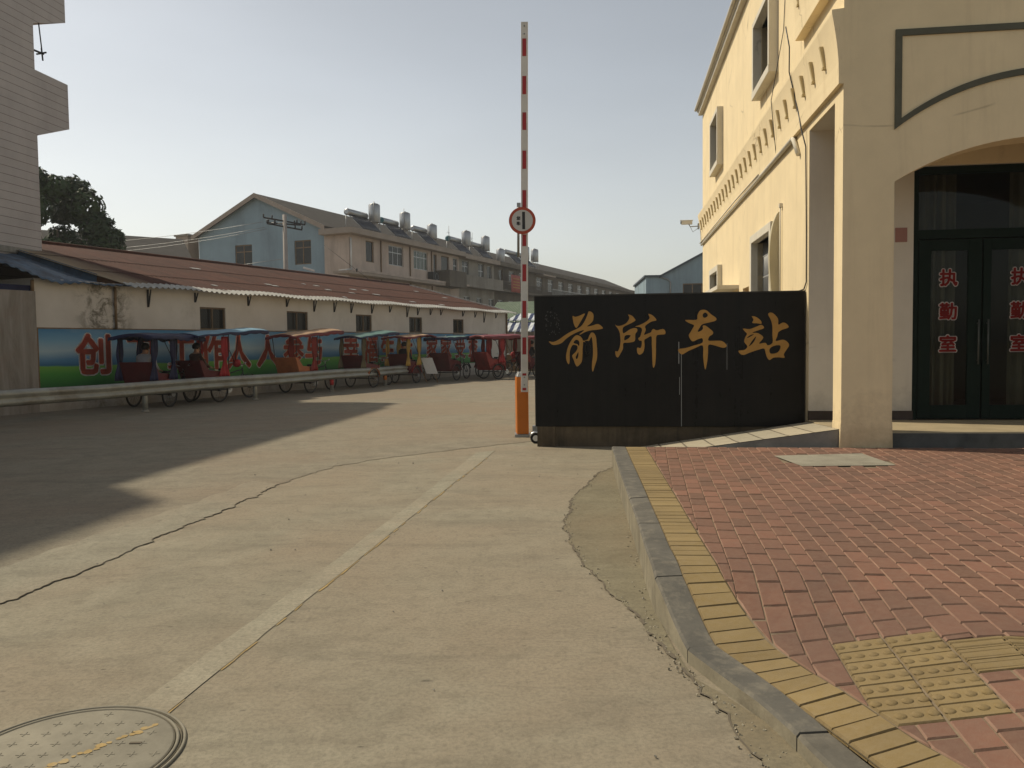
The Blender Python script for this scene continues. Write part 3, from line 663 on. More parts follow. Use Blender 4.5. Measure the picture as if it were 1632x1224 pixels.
# windows in the side wall
def surround(v0, v1, z0, z1, w, p, head=None):
    mb = MB(); h = head or w
    mb.box(-p, .32, v0 - w, v0, z0 - w, z1 + h); mb.box(-p, .32, v1, v1 + w, z0 - w, z1 + h); mb.box(-p, .32, v0, v1, z1, z1 + h); mb.box(-p - .006, .32, v0 - w - .004, v1 + w + .004, z0 - w - .03, z0)
    return mb.build('window_surround', M['frame_white'], st, bevel=0.008)
def sash(par, fm, s0, s1, z0, z1, d, nv, mat, glass, fw=0.05, hbars=()):
    mb = MB(); mb.fbox(fm, s0, s1, z0, z0 + fw, d, d + .05); mb.fbox(fm, s0, s1, z1 - fw, z1, d, d + .05)
    for k in range(nv + 1):
        x = s0 + (s1 - s0 - fw) * k / nv; mb.fbox(fm, x, x + fw, z0 + fw, z1 - fw, d, d + .05)
    for hb in hbars: mb.fbox(fm, s0 + fw, s1 - fw, hb - fw / 2, hb + fw / 2, d + .003, d + .047)
    w = mb.build('window', mat, par)
    mb = MB(); mb.fbox(fm, s0 + .01, s1 - .01, z0 + .01, z1 - .01, d + .02, d + .03); mb.build('pane', glass, w)
    return w
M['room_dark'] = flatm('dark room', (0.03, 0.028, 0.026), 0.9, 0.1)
for i, (a, b, c, d) in enumerate(HOL[:4]):
    p = 0.15 if i < 2 else 0.12
    surround(a, b, c, d, 0.10 if i < 2 else 0.14, p)
    w = sash(st, sw, a, b, c, d, 0.22, 3, M['black_metal'] if i < 2 else M['alu'], M['glass_dark'])
    if i >= 2:
        mb = MB(); k = 0; v = a + .06
        while v < b - .03: mb.tube([(0.10, v, c), (0.10, v, d)], 0.008, 6); v += 0.11
        for z in [d - .25 - .38 * q for q in range(4)]: mb.box(.092, .108, a, b, z - .012, z + .012)
        mb.build('window_bars', M['alu'], st)
mb = MB(); mb.box(-.45, .0, 8.0, 10.42, 2.62, 2.70); mb.box(-.06, 0, 7.95, 10.5, 1.55, 2.62) if False else None; mb.build('window_canopy', M['frame_white'], st)
sash(st, sw, 8.05, 10.35, 1.7, 2.62, 0.2, 2, M['alu'], M['glass_dark'])
mb = MB(); mb.fbox(sw, 6.68, 7.45, 0.3, 2.58, 0.28, 0.33); mb.build('side_door', std('orange brown door', (0.28, 0.13, 0.04), 0.6, 0.25, 4, 0.1), st)
# curved fin beside the lower window
mb = MB(); pts = [(0.0, 3.56), (-.03, 3.55), (-.075, 3.47), (-.12, 3.33), (-.15, 3.14), (-.165, 2.93), (-.165, 2.70), (-.15, 2.45), (-.13, 2.2), (-.12, 1.9), (0.0, 1.9)]
pts = pts[:1] + smooth_poly(pts[:-1], 3)[3:-6] + pts[-2:]
mb.prism(pts, lambda a, b: (a, 3.60, b), lambda a, b: (a, 3.72, b)); mb.build('curved_fin', std('cream fin', (0.50, 0.45, 0.31), 0.7, 0.1, 3, 0.05), st)
mb = MB(); mb.tube([(-.03, 3.46, 1.7), (-.03, 3.46, 3.62)], .012, 6); mb.box(-.05, 0, 3.43, 3.49, 3.60, 3.66); mb.build('fin_pipe', M['frame_white'], st)
# gutter and eave
mb = MB(); mb.box(-.12, 0.0, -.1, 15.3, 8.24, 8.34); mb.box(-.155, .1, -.12, 15.33, 8.34, 8.40); mb.box(-.13, 0.2, -.1, 15.3, 8.40, 8.50); mb.build('eave', M['frame_white'], st, bevel=0.006)
mb = MB(); mb.tube([(-.19, -.2, 8.42), (-.19, 15.35, 8.42)], .045, 10); mb.build('gutter', M['frame_white'], st)
mb = MB(); mb.quad((-.16, -.2, 8.50), (-.16, 15.35, 8.50), (4.5, 15.35, 10.6), (4.5, -.2, 10.6)); mb.quad((9.3, -.2, 8.53), (9.3, 15.35, 8.53), (4.5, 15.35, 10.6), (4.5, -.2, 10.6)); mb.build('roof', std('roof tile', (0.16, 0.07, 0.05), 0.8), st)
# conduits and cables
mb = MB(); mb.tube([(-.03, 15.3, 4.41), (-.035, 6, 4.425), (-.045, 2.5, 4.43)], .035, 8); mb.tube([(-.045, 2.5, 4.43), (-.05, 2.42, 4.40), (-.03, 2.2, 4.14)], .033, 8)
mb.tube([(-.075, 15.3, 4.455), (-.09, 8, 4.47), (-.075, 5.2, 4.46)], .016, 6); mb.build('conduit', M['frame_white'], st)
mb = MB(); mb.tube([(-.2, 2.25, 5.95), (-.15, 2.24, 5.66), (-.16, 2.2, 5.3), (-.08, 2.16, 4.9), (-.06, 2.0, 4.6), (-.07, 1.86, 4.43), (-.02, 1.78, 4.15), (-.015, 1.74, 3.0), (-.015, 1.73, 2.30), (-.02, 1.85, 2.21), (-.02, 2.3, 2.20)], .009, 6)
mb.tube([(-.01, 2.95, 8.2), (-.012, 3.35, 6.3), (-.15, 3.6, 5.3), (-.10, 3.62, 4.8), (-.05, 3.72, 4.5)], .006, 6); mb.build('cable', M['black_metal'], st)
# porch
mb = MB(); mb.box(0.0, 9.0, 0.17, 1.75, 0.05, 0.405); mb.build('porch_floor', M['porch'], st, bevel=0.01)
mb = MB(); mb.box(0.6, 9.0, 0.155, 0.168, 0.1, 0.385); mb.build('porch_riser', M['porch_edge'], st)
mb = MB(); fw = FY(0, 1.63, 1); mb.wall(fw, 0.0, 9.0, 0.38, 4.5, [(1.345, 5.35, 0.405, 3.80)], 0.12); mb.quad((0.01, .36, 4.32), (9, .36, 4.32), (9, 1.66, 4.32), (0.01, 1.66, 4.32)); mb.build('porch_wall', M['white_wall'], st)
mb = MB(); mb.fbox(fw, 0.62, 9.0, 3.80, 4.318, -.012, -.002); mb.build('porch_lintel', M['yellow_wall'], st)
mb = MB(); mb.fbox(fw, 0.0, 1.355, 0.405, 0.53, -.012, .05); mb.build('skirting', M['baseboard'], st)
mb = MB(); mb.fbox(fw, 1.11, 1.262, 2.80, 2.99, -.008, .0); mb.build('wall_plaque', std('pink plaque', (0.34, 0.17, 0.14), 0.6, 0.1), st)
# doors
g = NG('door glass'); tr = g.n('ShaderNodeBsdfTransparent'); tr.inputs[0].default_value = (0.80, 0.84, 0.80, 1); gl = g.n('ShaderNodeBsdfGlossy'); gl.inputs['Roughness'].default_value = 0.02; gl.inputs[0].default_value = (0.9, 0.9, 0.9, 1)
fr = g.n('ShaderNodeFresnel'); fr.inputs[0].default_value = 1.20; mx = g.n('ShaderNodeMixShader'); g.l(fr.outputs[0], mx.inputs[0]); g.l(tr.outputs[0], mx.inputs[1]); g.l(gl.outputs[0], mx.inputs[2]); g.l(mx.outputs[0], g.out.inputs[0]); M['door_glass'] = g.m
mb = MB(); D = 0.06
mb.fbox(fw, 1.345, 1.43, .405, 3.80, D, D + .09); mb.fbox(fw, 5.27, 5.35, .405, 3.80, D, D + .09); mb.fbox(fw, 1.43, 5.27, 3.70, 3.80, D, D + .09); mb.fbox(fw, 1.43, 5.27, 2.84, 2.96, D, D + .09)
for x in (3.16, 3.5): mb.fbox(fw, x - .05, x + .05, 2.96, 3.70, D + .002, D + .088)
mb.build('door_frame', M['door_green'], st, bevel=0.006)
mb = MB(); mb.fbox(fw, 1.43, 5.27, 2.96, 3.70, D + .04, D + .046); mb.build('transom_pane', M['door_glass'], st)
M['dull_handle'] = std('dull handle', (0.10, 0.11, 0.10), 0.5, 0.2, 8, 0.02, metal=0.5)
M['letter_red'] = flatm('red lettering', (0.40, 0.03, 0.025), 0.5, 0.3); M['letter_white'] = flatm('white lettering', (0.58, 0.52, 0.48), 0.6, 0.3)
for i, (a, b, cx) in enumerate(((1.44, 2.245, 1.83), (2.265, 3.10, 2.73), (3.24, 4.06, 3.65), (4.08, 5.25, 4.6))):
    mb = MB(); wl = 0.16 if i % 2 == 0 else 0.10; wr = 0.17
    mb.fbox(fw, a, a + wl, .415, 2.83, D + .015, D + .065); mb.fbox(fw, b - wr, b, .415, 2.83, D + .015, D + .065); mb.fbox(fw, a + wl, b - wr, 2.68, 2.83, D + .016, D + .064); mb.fbox(fw, a + wl, b - wr, .415, .60, D + .016, D + .064)
    lf = mb.build('door_leaf', M['door_green'], st, bevel=0.005)
    mb = MB(); mb.fbox(fw, a + wl, b - wr, .60, 2.68, D + .036, D + .042); mb.build('pane', M['door_glass'], lf)
    hx = b - .05 if i % 2 == 0 else a + .05
    mb = MB(); mb.tube([(hx, 1.63 + D - .03, 1.15), (hx, 1.63 + D - .035, 1.75)], .012, 8); mb.tube([(hx, 1.63 + D - .03, 1.2), (hx, 1.63 + D + .02, 1.2)], .009, 6); mb.tube([(hx, 1.63 + D - .03, 1.7), (hx, 1.63 + D + .02, 1.7)], .009, 6); mb.build('handle', M['dull_handle'], lf)
    if i < 2:
        for ch, z in (('执', 2.30), ('勤', 1.85), ('室', 1.41)):
            text_mesh('letter', ch, 0.235, M['letter_red'], lambda x, y, d, z=z, cx=cx: (cx + x, 1.63 + D + .028 - .001 * d, z + y), lf, 0.0006, 0.0075)
            text_mesh('letter_outline', ch, 0.235, M['letter_white'], lambda x, y, d, z=z, cx=cx: (cx + x, 1.63 + D + .032 - .001 * d, z + y), lf, 0.0006, 0.0195)
# room behind the doors
mb = MB(); x0, x1, y0, y1 = 0.9, 6.0, 1.80, 5.5
mb.quad((x0, y1, .4), (x1, y1, .4), (x1, y1, 4), (x0, y1, 4)); mb.quad((x0, y0, .4), (x0, y1, .4), (x0, y1, 4), (x0, y0, 4)); mb.quad((x1, y0, .4), (x1, y1, .4), (x1, y1, 4), (x1, y0, 4)); mb.quad((x0, y0, .41), (x1, y0, .41), (x1, y1, .41), (x0, y1, .41)); mb.quad((x0, y0, 3.9), (x1, y0, 3.9), (x1, y1, 3.9), (x0, y1, 3.9))
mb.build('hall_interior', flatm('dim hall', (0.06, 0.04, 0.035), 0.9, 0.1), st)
M['curtain'] = std('cream curtain', (0.13, 0.108, 0.085), 0.9, 0.15, 3, 0.05)
for a, b in ((1.46, 1.98), (2.62, 3.35), (3.9, 4.7)):
    mb = MB(); mb.smooth = True; ph = a * 9
    mb.grid(lambda u, v: (a + (b - a) * u, 1.86 + 0.05 * math.sin(u * 26 + ph) + 0.018 * math.sin(u * 61), 0.45 + 3.3 * v), 60, 6); mb.build('curtain', M['curtain'], st)

# security camera on the far corner
cc = thing('security_camera', 'small white security camera on a bracket at the far corner of the yellow wall', 'camera', (*bl(0, 15.3), 0), R(-7.216))
mb = MB(); mb.box(-.62, -.30, -.055, .055, 5.03, 5.14); mb.box(-.66, -.28, -.066, .066, 5.14, 5.155); cb = mb.build('housing', M['white_paint'], cc, bevel=0.008)
mb = MB(); mb.lathe([(.04, 0), (.04, .03)], Matrix.Translation((-.62, 0, 5.085)) @ Matrix.Rotation(-PI / 2, 4, 'Y'), 12); mb.build('lens', M['glass_dark'], cb)
mb = MB(); mb.tube([(-.40, 0, 5.03), (-.36, 0, 4.96), (-.13, 0, 4.97)], .014, 8); mb.box(-.14, -.10, -.05, .05, 4.88, 5.05); mb.tube([(-.36, 0, 4.96), (-.28, 0, 4.80), (-.14, 0, 4.90)], .008, 6); mb.build('bracket', M['grey_metal'], cc)

# ================================================================== STATION NAME BOARD
g = NG('black board'); nz = g.math('ADD', g.math('MULTIPLY', g.noise(2.5, 7, 0.7), 0.5), g.math('MULTIPLY', g.noise(2.0, 7, 0.75, g.mapped((4.0, 1, 0.12))), 0.5)); c = g.mix(g.ramp(nz, [(0.4, 0), (0.7, 1)]), (0.0060, 0.0062, 0.0066), (0.0150, 0.0138, 0.0120)); g.col(c); g.rough(g.ramp(nz, [(0.3, 0.22), (0.7, 0.42)])); g.spec(0.15); M['board'] = g.m
M['gold'] = std('gold lettering', (0.42, 0.23, 0.055), 0.55, 0.15, 6, 0.05, spec=0.3)
nb = thing('station_name_board', 'large black board with gold brushed station name, standing on a low plinth', 'sign', (C0.x, C0.y, 0), R(-7.216))
mb = MB(); mb.box(-3.775, -.012, 1.796, 2.05, 0.295, 2.185); mb.build('panel', M['board'], nb, bevel=0.004)
M['plinth'] = std('stained plinth', (0.115, 0.088, 0.055), 0.9, 0.35, 3, 0.3, dirt=(0.03, 0.025, 0.018), dirt_amt=0.85, dscale=3, streak=True)
mb = MB(); mb.box(-3.76, -3.50, 1.80, 2.06, -.05, .294); mb.box(-3.50, -.012, 1.83, 2.04, -.05, .294); mb.build('plinth', M['plinth'], nb)
mb = MB()
for x in (-3.775, ): mb.box(-3.782, -.010, 1.790, 1.795, 2.172, 2.19); mb.box(-3.785, -3.772, 1.790, 1.80, .295, 2.172); mb.box(-.022, -.010, 1.790, 1.795, .295, 2.172)
mb.build('edge_strip', std('dark bronze edge', (0.03, 0.028, 0.022), 0.4, 0.2), nb)
CALLI = [
 [ [(-3.231,1.889),(-3.195,1.876),(-3.128,1.893),(-3.055,1.922),(-3.092,1.85),(-3.135,1.778),(-3.178,1.718),(-3.208,1.755),(-3.226,1.828)],
[(-3.576,1.529),(-3.514,1.52),(-3.435,1.552),(-3.349,1.612),(-3.263,1.663),(-3.166,1.706),(-3.105,1.748),(-3.056,1.819),(-3.019,1.904),(-3.001,1.949),(-2.959,1.939),(-2.933,1.896),(-2.94,1.824),(-2.972,1.78),(-3.027,1.737),(-2.96,1.745),(-2.882,1.768),(-2.84,1.753),(-2.807,1.721),(-2.808,1.701),(-2.888,1.686),(-2.973,1.679),(-3.057,1.656),(-3.118,1.623),(-3.133,1.629),(-3.069,1.681),(-3.118,1.675),(-3.215,1.634),(-3.313,1.575),(-3.386,1.509),(-3.448,1.483),(-3.509,1.477),(-3.545,1.492)],
[(-3.179,1.613),(-3.137,1.603),(-3.104,1.572),(-3.085,1.517),(-3.093,1.42),(-3.096,1.323),(-3.109,1.226),(-3.17,1.163),(-3.201,1.202),(-3.218,1.251),(-3.242,1.312),(-3.23,1.337),(-3.193,1.373),(-3.166,1.421),(-3.168,1.457),(-3.192,1.472),(-3.238,1.47),(-3.272,1.398),(-3.279,1.325),(-3.279,1.252),(-3.292,1.197),(-3.316,1.228),(-3.33,1.295),(-3.321,1.374),(-3.296,1.459),(-3.265,1.519),(-3.222,1.58)],
[(-3.222,1.509),(-3.192,1.545),(-3.155,1.54),(-3.137,1.506),(-3.144,1.457),(-3.168,1.484),(-3.204,1.494)],
[(-3.154,1.372),(-3.155,1.312),(-3.176,1.269),(-3.194,1.294),(-3.179,1.33)],
[(-3.089,1.535),(-3.022,1.547),(-2.997,1.601),(-2.967,1.646),(-2.931,1.639),(-2.901,1.587),(-2.892,1.491),(-2.884,1.369),(-2.891,1.26),(-2.922,1.164),(-2.947,1.088),(-2.961,1.127),(-2.958,1.225),(-2.945,1.321),(-2.944,1.418),(-2.95,1.515),(-2.964,1.586),(-2.992,1.54),(-3.004,1.504),(-2.975,1.437),(-2.981,1.383),(-3.024,1.326),(-3.048,1.371),(-3.053,1.432),(-3.041,1.48),(-3.059,1.523)] ],
 [ [(-2.626,1.759),(-2.606,1.74),(-2.552,1.739),(-2.48,1.768),(-2.438,1.816),(-2.426,1.858),(-2.444,1.896),(-2.39,1.879),(-2.349,1.832),(-2.345,1.806),(-2.42,1.764),(-2.514,1.715),(-2.512,1.63),(-2.433,1.678),(-2.367,1.703),(-2.32,1.694),(-2.316,1.658),(-2.344,1.616),(-2.352,1.52),(-2.434,1.497),(-2.511,1.492),(-2.518,1.414),(-2.554,1.342),(-2.59,1.288),(-2.62,1.312),(-2.626,1.379),(-2.596,1.372),(-2.566,1.426),(-2.553,1.511),(-2.555,1.583),(-2.564,1.643),(-2.588,1.698),(-2.612,1.728)],
[(-2.493,1.588),(-2.457,1.606),(-2.409,1.599),(-2.433,1.563),(-2.469,1.54),(-2.499,1.532)],
[(-2.158,1.901),(-2.105,1.882),(-2.058,1.834),(-2.05,1.806),(-2.111,1.793),(-2.171,1.758),(-2.206,1.722),(-2.195,1.674),(-2.221,1.608),(-2.183,1.616),(-2.124,1.64),(-2.112,1.667),(-2.088,1.687),(-2.041,1.666),(-1.958,1.685),(-1.923,1.652),(-1.929,1.611),(-1.994,1.605),(-2.047,1.588),(-2.053,1.48),(-2.056,1.312),(-2.066,1.192),(-2.09,1.135),(-2.104,1.193),(-2.107,1.337),(-2.113,1.481),(-2.118,1.583),(-2.183,1.554),(-2.217,1.53),(-2.214,1.446),(-2.232,1.362),(-2.28,1.324),(-2.315,1.351),(-2.317,1.423),(-2.273,1.417),(-2.255,1.459),(-2.255,1.519),(-2.285,1.525),(-2.302,1.556),(-2.276,1.579),(-2.26,1.627),(-2.248,1.687),(-2.284,1.717),(-2.343,1.724),(-2.278,1.747),(-2.206,1.782),(-2.153,1.823),(-2.141,1.853)] ],
 [ [(-1.642,1.807),(-1.489,1.807),(-1.477,1.869),(-1.446,1.931),(-1.404,1.946),(-1.349,1.935),(-1.288,1.879),(-1.221,1.828),(-1.227,1.791),(-1.312,1.767),(-1.41,1.742),(-1.447,1.695),(-1.474,1.639),(-1.428,1.651),(-1.4,1.682),(-1.404,1.719),(-1.373,1.725),(-1.325,1.693),(-1.264,1.636),(-1.27,1.599),(-1.313,1.569),(-1.327,1.513),(-1.24,1.509),(-1.142,1.504),(-1.082,1.454),(-1.082,1.423),(-1.13,1.409),(-1.24,1.443),(-1.325,1.451),(-1.331,1.345),(-1.343,1.22),(-1.368,1.106),(-1.386,1.171),(-1.398,1.296),(-1.404,1.445),(-1.508,1.409),(-1.606,1.367),(-1.692,1.321),(-1.741,1.368),(-1.735,1.399),(-1.643,1.411),(-1.52,1.447),(-1.41,1.483),(-1.41,1.545),(-1.471,1.533),(-1.538,1.503),(-1.575,1.535),(-1.596,1.591),(-1.569,1.641),(-1.538,1.696),(-1.526,1.733),(-1.599,1.766)],
[(-1.404,1.881),(-1.373,1.907),(-1.343,1.892),(-1.334,1.861),(-1.367,1.834),(-1.398,1.841)] ],
 [ [(-0.732,1.845),(-0.672,1.831),(-0.612,1.781),(-0.604,1.738),(-0.66,1.745),(-0.726,1.752),(-0.708,1.795)],
[(-0.852,1.674),(-0.762,1.666),(-0.66,1.702),(-0.602,1.722),(-0.568,1.678),(-0.648,1.646),(-0.726,1.616),(-0.648,1.607),(-0.582,1.559),(-0.588,1.522),(-0.635,1.461),(-0.551,1.472),(-0.515,1.435),(-0.45,1.471),(-0.454,1.582),(-0.454,1.705),(-0.475,1.791),(-0.511,1.866),(-0.481,1.892),(-0.433,1.871),(-0.379,1.802),(-0.373,1.722),(-0.314,1.75),(-0.266,1.733),(-0.236,1.683),(-0.313,1.654),(-0.373,1.618),(-0.39,1.556),(-0.408,1.495),(-0.313,1.512),(-0.253,1.481),(-0.229,1.431),(-0.264,1.37),(-0.3,1.309),(-0.288,1.26),(-0.371,1.267),(-0.443,1.261),(-0.491,1.231),(-0.527,1.274),(-0.545,1.336),(-0.566,1.392),(-0.647,1.375),(-0.755,1.339),(-0.84,1.306),(-0.888,1.321),(-0.912,1.365),(-0.828,1.377),(-0.792,1.426),(-0.834,1.488),(-0.822,1.55),(-0.798,1.599),(-0.822,1.63)],
[(-0.792,1.552),(-0.75,1.583),(-0.702,1.591),(-0.75,1.561),(-0.792,1.54)],
[(-0.672,1.566),(-0.696,1.499),(-0.737,1.45),(-0.774,1.426),(-0.726,1.505)],
[(-0.491,1.385),(-0.432,1.428),(-0.348,1.433),(-0.354,1.371),(-0.395,1.329),(-0.479,1.321)] ],
]
for polys in CALLI:
    curve_mesh('character', [smooth_poly(p, 3) for p in polys], 0.006, M['gold'], lambda a, b, d: (a, 1.790 + d, b), nb)
M['scratch'] = flatm('bright scratch', (0.30, 0.31, 0.31), 0.4, 0.4)
mb = MB()
def scr(x, z0, z1, w): mb.box(x - w / 2, x + w / 2, 1.7935, 1.797, z0, z1)
scr(-1.735, 1.19, 1.50, .010); scr(-1.70, .30, 1.35, .007); scr(-1.725, .75, 1.0, .006); scr(-1.07, 1.10, 1.47, .004)
mb.build('panel_joint', M['scratch'], nb)
mb = MB(); rnd = random.Random(6)
for k in range(46):
    x, z = rnd.uniform(-3.63, -3.42), rnd.uniform(1.62, 1.97); mb.hexa([(x, 1.7938, z), (x + rnd.uniform(.004, .012), 1.7938, z - rnd.uniform(.0, .02)), (x + .006, 1.797, z), (x, 1.797, z), (x, 1.7938, z + .01), (x + .006, 1.7938, z + .014), (x + .006, 1.797, z + .01), (x, 1.797, z + .01)])
mb.build('scuff', flatm('grey scuff', (0.09, 0.09, 0.085), 0.7), nb)

# ================================================================== BARRIER
br_ = thing('barrier_gate', 'narrow orange barrier cabinet with a raised red and white boom carrying a round sign', 'barrier', (0.20, 13.03, 0), 0)
mb = MB(); mb.hexa([(-.125, -.02, .05), (.06, -.02, .05), (.06, .26, .05), (-.15, .26, .05), (-.125, -.02, .97), (.06, -.02, .97), (.06, .26, .97), (-.15, .26, .97)]); mb.build('cabinet', M['orange_paint'], br_, bevel=0.010)
mb = MB(); mb.hexa([(-.128, -.023, .97), (.063, -.023, .97), (.063, .263, .97), (-.153, .263, .97), (-.10, .03, 1.045), (.04, .03, 1.045), (.04, .21, 1.045), (-.115, .21, 1.045)]); mb.build('cabinet_lid', M['grey_metal'], br_, bevel=0.012)
mb = MB(); mb.box(-.165, .08, -.04, .28, 0, .05); mb.build('base_plate', M['grey_metal'], br_)
LEAN = Matrix(((1, 0, .0113, -.0102), (0, 1, 0, 0), (0, 0, 1, 0), (0, 0, 0, 1)))
def zpx(y): return 1.5 + (548 - y) / 1300 * 12.93 * (1 - 4.44e-5 * (548 - y))
mb = MB(); mb.box(-.056, .053, -.125, -.075, .735, 6.487, LEAN); bm_ = mb.build('boom', M['white_paint'], br_, bevel=0.006)
M['stripe'] = std('red reflective stripe', (0.36, 0.025, 0.03), 0.45, 0.12, 6, 0.02)
for a, b in ((62, 90), (122, 151), (180, 208), (241, 270), (304, 333), (375, 393), (422, 449), (480, 507), (538, 565), (595, 598.6), (618, 622)):
    mb = MB(); mb.box(-.034, .026, -.1295, -.124, zpx(b), zpx(a), LEAN); mb.build('stripe', M['stripe'], bm_)
for z in (.85, .97, 6.30, 6.42): mb = MB(); x = z * .0113 - .0102; mb.tube([(x - .003, -.135, z), (x - .003, -.122, z)], .012, 8); mb.build('bolt', M['grey_metal'], bm_)
zc_ = zpx(353); xo = .012
mb = MB(); mb.lathe([(.21, 0), (.21, .012)], Matrix.Translation((xo - .02, -.158, zc_)) @ Matrix.Rotation(PI / 2, 4, 'X'), 48); rsg = mb.build('round_sign', std('red sign ring', (0.42, 0.075, 0.04), 0.5, 0.12, 4, 0.02), br_)
mb = MB(); mb.lathe([(.165, 0), (.165, .003)], Matrix.Translation((xo - .02, -.1702, zc_)) @ Matrix.Rotation(PI / 2, 4, 'X'), 48); mb.build('sign_face', std('sign white', (0.55, 0.55, 0.53), 0.5, 0.05), rsg)
mb = MB(); mb.box(xo - .022, xo + .024, -.1755, -.173, zc_ - .135, zc_ + .135); mb.build('sign_bar', M['black_metal'], rsg, bevel=0.008)
for ch, dz in (('检', .037), ('停', -.045)):
    text_mesh('sign_character', ch, .062, M['black_metal'], lambda x, y, d, dz=dz: (xo - .075 - y, -.1745 - d * .3, zc_ + dz + x), rsg, .0006, .003)
mb = MB(); mb.tube([(-.075, -.115, zpx(410)), (-.065, -.115, zpx(325))], .02, 8); mb.box(-.09, -.03, -.14, -.09, zpx(331), zpx(324)); mb.box(-.09, .07, -.155, -.065, zc_ - .02, zc_ + .02); mb.build('sign_clamp', M['grey_metal'], br_)

# ================================================================== FOLDING GATE parked behind the board
fg = thing('folding_gate', 'folded metal sliding gate with a small wheel behind the end of the black board', 'gate', (*bl(-3.80, 2.28), 0), R(-7.216))
mb = MB(); mb.box(-.03, .03, -.04, .04, .12, 1.62); mb.build('post', M['grey_metal'], fg, bevel=0.005)
mb = MB(); mb.lathe([(.028, 0), (.035, .03), (.035, .09), (.02, .12)], Matrix.Translation((0, 0, 1.60)), 12); mb.build('post_cap', M['alu'], fg)
M['gate_yellow'] = std('dull yellow gate bar', (0.36, 0.27, 0.10), 0.6, 0.2)
for z in (.84, 1.22, 1.52): mb = MB(); mb.box(.03, 2.2, -.02, .02, z - .02, z + .02); mb.build('rail', M['gate_yellow'], fg)
for k in range(8): mb = MB(); mb.box(.10 + k * .27, .135 + k * .27, -.045, .045, .14, 1.5); mb.build('upright', M['alu'], fg)
mb = MB(); mb.box(-.075, 2.3, -.06, .06, .16, .26); mb.build('bottom_rail', M['grey_metal'], fg, bevel=.006)
for x in (-.02, 1.9):
    mb = MB(); mb.tube([(x + .062 * math.cos(a), -.09, .08 + .062 * math.sin(a)) for a in [2 * PI * k / 20 for k in range(20)]], .022, 8, closed=True); w = mb.build('wheel', M['rubber'], fg)
    mb = MB(); mb.lathe([(.045, 0), (.045, .03)], Matrix.Translation((x, -.075, .08)) @ Matrix.Rotation(PI / 2, 4, 'X'), 16)
    for q in range(5): mb.box(x + .02 * math.cos(q * 1.256) - .006, x + .02 * math.cos(q * 1.256) + .006, -.113, -.10, .08 + .02 * math.sin(q * 1.256) - .006, .08 + .02 * math.sin(q * 1.256) + .006)
    mb.build('hub', M['steel'], w)
    mb = MB(); mb.tube([(x + .088 * math.cos(a), -.09, .08 + .088 * math.sin(a)) for a in [.2 + 2.7 * k / 12 for k in range(13)]], .016, 6); mb.build('mudguard', M['steel'], w)

# ================================================================== MARKET SHED with the painted wall (local: x along the wall, y into the building)
def adir(mx, my): return math.atan2(my, mx)
SH0 = (-11.45, 19.0); SHA = adir(0.4104, 0.9119)
g = NG('whitewashed wall'); n1 = g.noise(0.7, 7, 0.65); n2 = g.noise(1.6, 8, 0.72, g.mapped((1, 1, 0.45)), 0.5); xx, yy_, zz = g.sep()[0:3]
c = g.mix(g.ramp(n1, [(0.35, 0), (0.7, 1)]), (0.53, 0.485, 0.43), (0.63, 0.585, 0.525)); c = g.mix(g.ramp(n2, [(0.55, 0), (0.8, 0.5)]), c, (0.30, 0.26, 0.21))
blot = g.math('MULTIPLY', g.ramp(g.math('ABSOLUTE', g.math('SUBTRACT', xx, 2.35)), [(0.35, 1.0), (1.0, 0.0)]), g.ramp(g.noise(2.6, 9, 0.78, None, 0.6), [(0.46, 0.0), (0.58, 0.85)])); c = g.mix(blot, c, (0.12, 0.105, 0.075))
topd = g.math('MULTIPLY', g.ramp(zz, [(0.0, 0.0), (1.0, 0.0)]), 1.0); low = g.math('SUBTRACT', g.math('MULTIPLY', n2, 1.3), g.math('MULTIPLY', zz, 0.9)); c = g.mix(g.ramp(low, [(0.0, 0.0), (0.6, 0.7)]), c, (0.22, 0.19, 0.15))
g.col(c); g.rough(0.92); g.spec(0.15); g.bump(g.noise(25, 5), 0.2, 0.015); M['shed_wall'] = g.m
g = NG('rusty roof sheet'); n1 = g.noise(0.9, 8, 0.7, g.mapped((1.6, 0.35, 1))); n2 = g.noise(7, 6, 0.7)
c = g.mix(g.ramp(n1, [(0.3, 0), (0.7, 1)]), (0.050, 0.024, 0.018), (0.112, 0.046, 0.032)); c = g.mix(g.ramp(n2, [(0.45, 0), (0.8, 0.6)]), c, (0.10, 0.06, 0.045))
xx = g.sep()[0]; ed = g.ramp(g.math('ADD', xx, g.math('MULTIPLY', n1, 2.2)), [(0.0, 1.0), (1.0, 0.0)])
mr = g.n('ShaderNodeMapRange'); mr.inputs[1].default_value = 4.0; mr.inputs[2].default_value = 5.2; mr.inputs[3].default_value = 0.85; mr.inputs[4].default_value = 0.0
g.l(g.math('ADD', xx, g.math('MULTIPLY', n1, 1.6)), mr.inputs[0]); c = g.mix(mr.outputs[0], c, (0.42, 0.33, 0.22)); g.col(c); g.rough(0.85); g.spec(0.2); M['rust'] = g.m
M['zinc'] = std('pale zinc sheet', (0.42, 0.42, 0.39), 0.6, 0.25, 3, 0.1, dirt=(0.16, 0.13, 0.1), dirt_amt=0.6, dscale=3)
sh = thing('market_shed', 'long whitewashed shed with rusty red corrugated roof and a painted slogan wall', 'shed', (*SH0, 0), SHA)
sf = FY(0, 0, 1)
WIN = [(5.58, 6.61), (9.45, 10.56), (13.44, 14.51), (17.32, 18.40), (21.25, 22.31)]
mb = MB(); mb.wall(sf, 0.42, 27.42, -0.1, 3.2, [(a, b, 2.03, 2.70) for a, b in WIN], 0.22)
